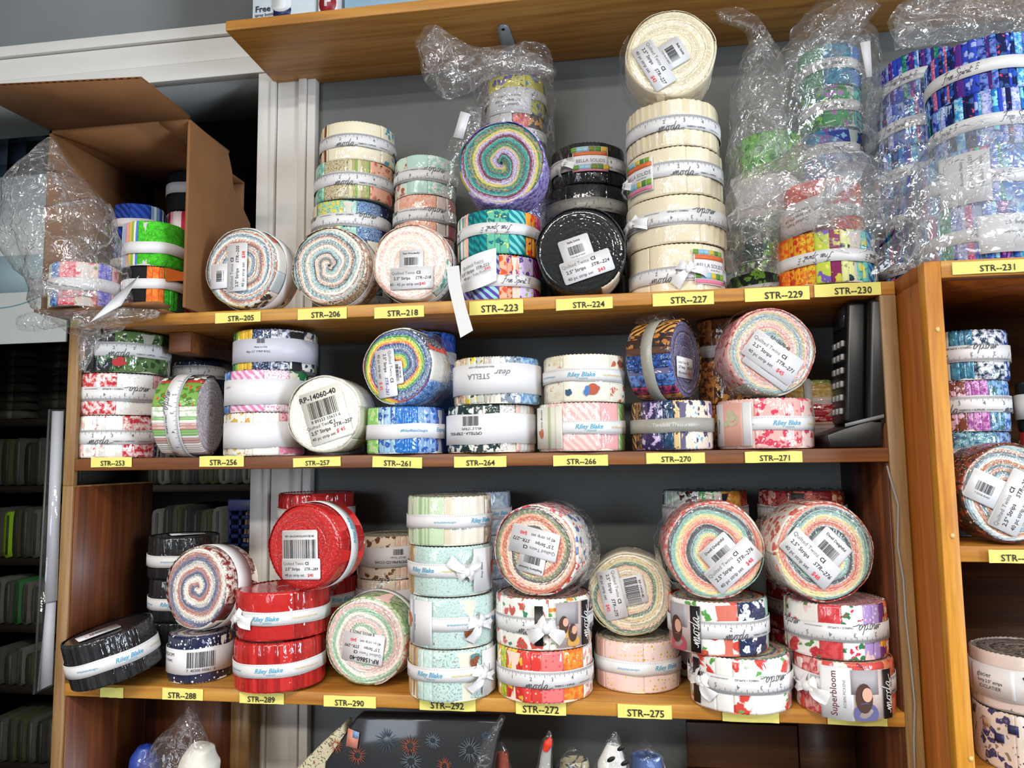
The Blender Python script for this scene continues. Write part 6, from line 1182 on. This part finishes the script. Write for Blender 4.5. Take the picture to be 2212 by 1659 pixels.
# small wrapped toys with pointed tops
def toy(label, rings, m, seed, extra=None):
    e = empty('wrapped_toy', Matrix.Identity(4)); tag(e, label, 'wrapped toy', 'film wrapped fabric toys under the lowest shelf'); rr = [pr(*q) for q in rings]; l = rr[-1]
    rr.append((np.array([l[0][0], l[0][1], zb+.002]), l[1]*.9, l[2]*.9)); V, Nn, F = loft(rr[1:], 40, 30); link('toy_body', mesh('toy_body', V+Nn*crinkle(V, seed, 60, .003)[:, None], F, True), m, e)
    r2 = [(c, a_*1.12+.002, b_*1.12+.002) for c, a_, b_ in rr]; r2[0] = (r2[0][0], .002, .002); bag_part('toy_wrap', r2, e, seed, .005, 60, 36, 50, FILM); return e
t = toy('grey toy with red tip in clear wrap under the lowest shelf', [(1188, 1578, .05, 2), (1184, 1600, .05, 9), (1178, 1640, .05, 13), (1172, 1760, .05, 20)], mat('toy_grey', 'a8a8a4', .7), 101)
V, Nn, F = loft([pr(1190, 1594, .045, 4), pr(1184, 1606, .045, 10), pr(1177, 1622, .045, 6)], 20, 10); link('red_tip', mesh('red_tip', V, F, True), mat('toy_red', 'd83a22', .5), t)
toy('rust red toy in clear wrap beside the fireworks pack', [(1084, 1600, .085, 2), (1086, 1625, .085, 12), (1088, 1680, .085, 16), (1088, 1770, .085, 18)], mat('toy_rust', 'b8523a', .7), 102)
toy('round cream toy with dark spots in clear wrap', [(1236, 1612, .10, 4), (1240, 1640, .10, 32), (1244, 1690, .10, 36), (1244, 1770, .10, 34)], spots('toy_cream_spots', 'd0c4a0', '4a5a6a', '3a3a3a', 60, 60), 103)
t = toy('white pointed toy with black trim in clear wrap', [(1330, 1578, .04, 2), (1326, 1608, .04, 16), (1322, 1650, .04, 32), (1320, 1770, .04, 32)], mat('toy_white', 'e4e2dc', .6), 104)
for (u, v) in ((1342, 1616), (1350, 1648), (1320, 1640)):
    p = atY(u, v, .014); MB().prism([(.005*math.cos(a_), .003*math.sin(a_)+.002*math.cos(a_)) for a_ in np.linspace(0, 6.28, 12, endpoint=False)], -.0006, Matrix.Translation(tuple(p))).build('printed_marking', INK, t)
toy('blue marbled round toy in clear wrap near the dark boards', [(1394, 1595, .10, 6), (1396, 1630, .10, 32), (1398, 1680, .10, 38), (1398, 1770, .10, 38)], spots('toy_blue_marble', '4a6aa8', '7a9ad0', '2a3a6a', 50, 60), 105)

# ------------------------------------------------------------------ storeroom seen through the doorway
rk = empty('storage_rack', Matrix.Translation((0, .95, -1.30))); tag(rk, 'dark storeroom rack of shelves holding fabric bolts', 'rack')
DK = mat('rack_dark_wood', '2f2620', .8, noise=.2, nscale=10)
rows = [(745, 905, 'flat'), (945, 1050, 'up'), (1092, 1207, 'up'), (1250, 1352, 'up'), (1400, 1484, 'up'), (1545, 1652, 'up')]
xL, xR = atY(-120, 1000, .95)[0], atY(620, 1000, .95)[0]
for v0, v1, k in rows:
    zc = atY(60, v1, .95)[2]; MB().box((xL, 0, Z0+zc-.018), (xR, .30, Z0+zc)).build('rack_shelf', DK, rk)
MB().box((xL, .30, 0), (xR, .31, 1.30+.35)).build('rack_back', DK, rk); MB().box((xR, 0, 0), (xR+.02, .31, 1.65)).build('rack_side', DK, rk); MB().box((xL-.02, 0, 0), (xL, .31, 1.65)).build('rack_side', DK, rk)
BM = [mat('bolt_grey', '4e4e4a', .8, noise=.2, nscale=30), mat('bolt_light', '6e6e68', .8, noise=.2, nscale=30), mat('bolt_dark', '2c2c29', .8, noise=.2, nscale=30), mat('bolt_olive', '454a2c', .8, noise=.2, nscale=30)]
LIME, GRN = mat('bolt_lime', '9ad012', .7), mat('bolt_green', '2f7a3a', .7)
def bolt_mesh(w_, d_, h_):
    pts = []; r_ = w_*.42
    for cx_, a0 in ((w_/2-r_, -90), (-w_/2+r_, 90)):
        for k in range(7): a_ = math.radians(a0+k*30); pts.append((cx_+r_*math.cos(a_), (w_/2)*math.sin(a_)*.98))
    n = len(pts); return pts
def bolt(x, y, z, w_, h_, d_, m, lab, flat=False, lean=0):
    pr_ = []; n = 12
    for k in range(n):
        a_ = 2*math.pi*k/n; ca_, sa_ = math.cos(a_), math.sin(a_); pr_.append((math.copysign(abs(ca_)**.55, ca_)*w_/2, math.copysign(abs(sa_)**.55, sa_)*h_/2+h_/2))
    e = empty('fabric_bolt', Matrix.Translation((x, y, z)) @ Ry(lean)); tag(e, lab, 'fabric bolt', 'fabric bolts on the storeroom rack')
    MB().prism(pr_, d_).build('folded_cloth', m, e); MB().box((-w_*.10, -.0025, h_*.08), (w_*.10, 0, h_*.92)).build('core_board', BM[1] if m in (BM[0],) else BM[0], e)
rg = random.Random(5)
NAMES = {0: 'grey fabric bolt on the dark storeroom rack', 1: 'pale fabric bolt on the dark storeroom rack', 2: 'charcoal fabric bolt on the dark storeroom rack', 3: 'olive fabric bolt on the dark storeroom rack'}
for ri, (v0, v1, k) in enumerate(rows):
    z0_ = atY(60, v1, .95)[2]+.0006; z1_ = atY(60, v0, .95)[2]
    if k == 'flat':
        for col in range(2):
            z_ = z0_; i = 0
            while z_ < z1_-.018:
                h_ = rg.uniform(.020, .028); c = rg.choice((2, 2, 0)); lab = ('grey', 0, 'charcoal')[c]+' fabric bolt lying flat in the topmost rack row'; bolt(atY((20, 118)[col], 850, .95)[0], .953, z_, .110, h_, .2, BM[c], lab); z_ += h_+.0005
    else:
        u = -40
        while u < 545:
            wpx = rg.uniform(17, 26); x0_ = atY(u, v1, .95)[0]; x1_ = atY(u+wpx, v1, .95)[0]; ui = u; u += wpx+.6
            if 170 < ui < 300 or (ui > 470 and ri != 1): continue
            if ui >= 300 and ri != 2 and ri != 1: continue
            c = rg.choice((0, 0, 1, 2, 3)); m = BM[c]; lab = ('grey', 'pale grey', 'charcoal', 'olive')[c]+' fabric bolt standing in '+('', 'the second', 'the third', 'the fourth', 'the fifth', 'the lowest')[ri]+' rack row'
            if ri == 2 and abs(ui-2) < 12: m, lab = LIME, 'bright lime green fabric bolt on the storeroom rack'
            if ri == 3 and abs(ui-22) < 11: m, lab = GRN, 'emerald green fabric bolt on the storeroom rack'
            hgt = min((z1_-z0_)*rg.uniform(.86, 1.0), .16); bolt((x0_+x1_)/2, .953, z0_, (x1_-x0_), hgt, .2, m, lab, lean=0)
# white sign in the doorway, with a teal arc
p0 = atY(-160, 395, .60); p1 = atY(142, 738, .60); sg = empty('hanging_sign', Matrix.Translation((p0[0], .60, p1[2]))); tag(sg, 'white hanging sign with pale teal arc behind the clear bag', 'sign')
sw, sh = p1[0]-p0[0], p0[2]-p1[2]
MB().box((0, 0, 0), (sw, .006, sh)).build('sign_board', mat('sign_white', 'd9dedd', .6), sg, bevel=.001)
V = []; F = []
for i in range(41):
    a_ = math.pi*i/40; 
    for r_ in (.185, .189): V.append((sw*.53+r_*math.cos(a_+math.pi), -.0006, sh*.5+r_*.62*math.sin(a_+math.pi)+.0))
link('printed_arc', mesh('printed_arc', V, gridF(41, 2)), mat('sign_teal', '6aa0b4', .6), sg)
MB().box((sw*.45, -.0008, sh*.30), (sw*.98, 0, sh*.52)).build('printed_panel', mat('sign_pale_blue', 'b8d4dc', .6), sg)
for xx in (.05, sw-.05): MB().tube([(xx, .003, sh), (xx, .003, 1.25-p1[2])], .0008, 5).build('hanging_wire', mat('cable_grey', '8f8f8c', .5), sg)
p0 = atY(-60, 318, .72); p1 = atY(92, 396, .72); e = empty('picture_panel', Matrix.Translation((p0[0], .72, p1[2]))); tag(e, 'dim blue patchwork quilt panel hanging in the storeroom', 'quilt')
for i in range(4):
    for j in range(3): MB().box((i*(p1[0]-p0[0])/4, 0, j*(p0[2]-p1[2]+.06)/3), ((i+1)*(p1[0]-p0[0])/4, .004, (j+1)*(p0[2]-p1[2]+.06)/3)).build('quilt_patch', mat('patch_%d' % ((i+2*j) % 4), ('4a5a78', '5a6a84', '3a4a68', '6a7c92')[(i+2*j) % 4], .8), e)
MB().box((0, .001, .0), (p1[0]-p0[0], .006, 1.25-p1[2])).build('quilt_backing', mat('quilt_back', '39414f', .9), e)
# blue plastic basket
p0 = atY(497, 1182, .42); p1 = atY(556, 1078, .42); bs = empty('storage_basket', Matrix.Translation((p0[0], .42, p0[2]))); tag(bs, 'navy blue plastic lattice basket in the doorway', 'basket')
bw = p1[0]-p0[0]+.03; bh = p1[2]-p0[2]; BP = mat('basket_blue', '22346a', .4)
MB().box((-.004, -.006, bh-.022), (bw+.004, 0, bh)).build('basket_rim', BP, bs, bevel=.002); MB().box((0, 0, 0), (bw, .12, .006)).build('basket_floor', BP, bs)
for i in range(5): MB().box((i*bw/4-.003, -.003, 0), (i*bw/4+.003, 0, bh-.02)).build('basket_slat', BP, bs)
for i in range(4): MB().box((0, -.003, i*(bh-.02)/4), (bw, 0, i*(bh-.02)/4+.007)).build('basket_rail', BP, bs)
for x_ in (-.002, bw): MB().box((x_-.002, 0, 0), (x_+.002, .12, bh)).build('basket_side', BP, bs)
MB().box((0, .118, 0), (bw, .122, bh)).build('basket_back', BP, bs)
V, Nn, F = loft([((bw*.5, .06, bh*.9), .004, .004), ((bw*.5, .06, bh*.7), bw*.42, .05), ((bw*.5, .06, .008), bw*.46, .055)], 30, 16); link('basket_contents', mesh('basket_contents', V+Nn*crinkle(V, 3, 60, .006)[:, None], F), mat('contents_peach', 'd0a890', .8), bs)
sx0, sx1, sz1 = p0[0]-.06, p0[0]+bw+.06, p0[2]-.0005
sb = empty('storage_box', Matrix.Translation((sx0, .38, -1.30))); tag(sb, 'dark lidded storage box standing in the doorway under the basket', 'box')
MB().box((.006, .008, 0), (sx1-sx0-.006, .178, sz1+1.30-.03)).build('box_body', DK, sb, bevel=.004); MB().box((0, 0, sz1+1.30-.03), (sx1-sx0, .186, sz1+1.30)).build('box_lid', DK, sb, bevel=.004)
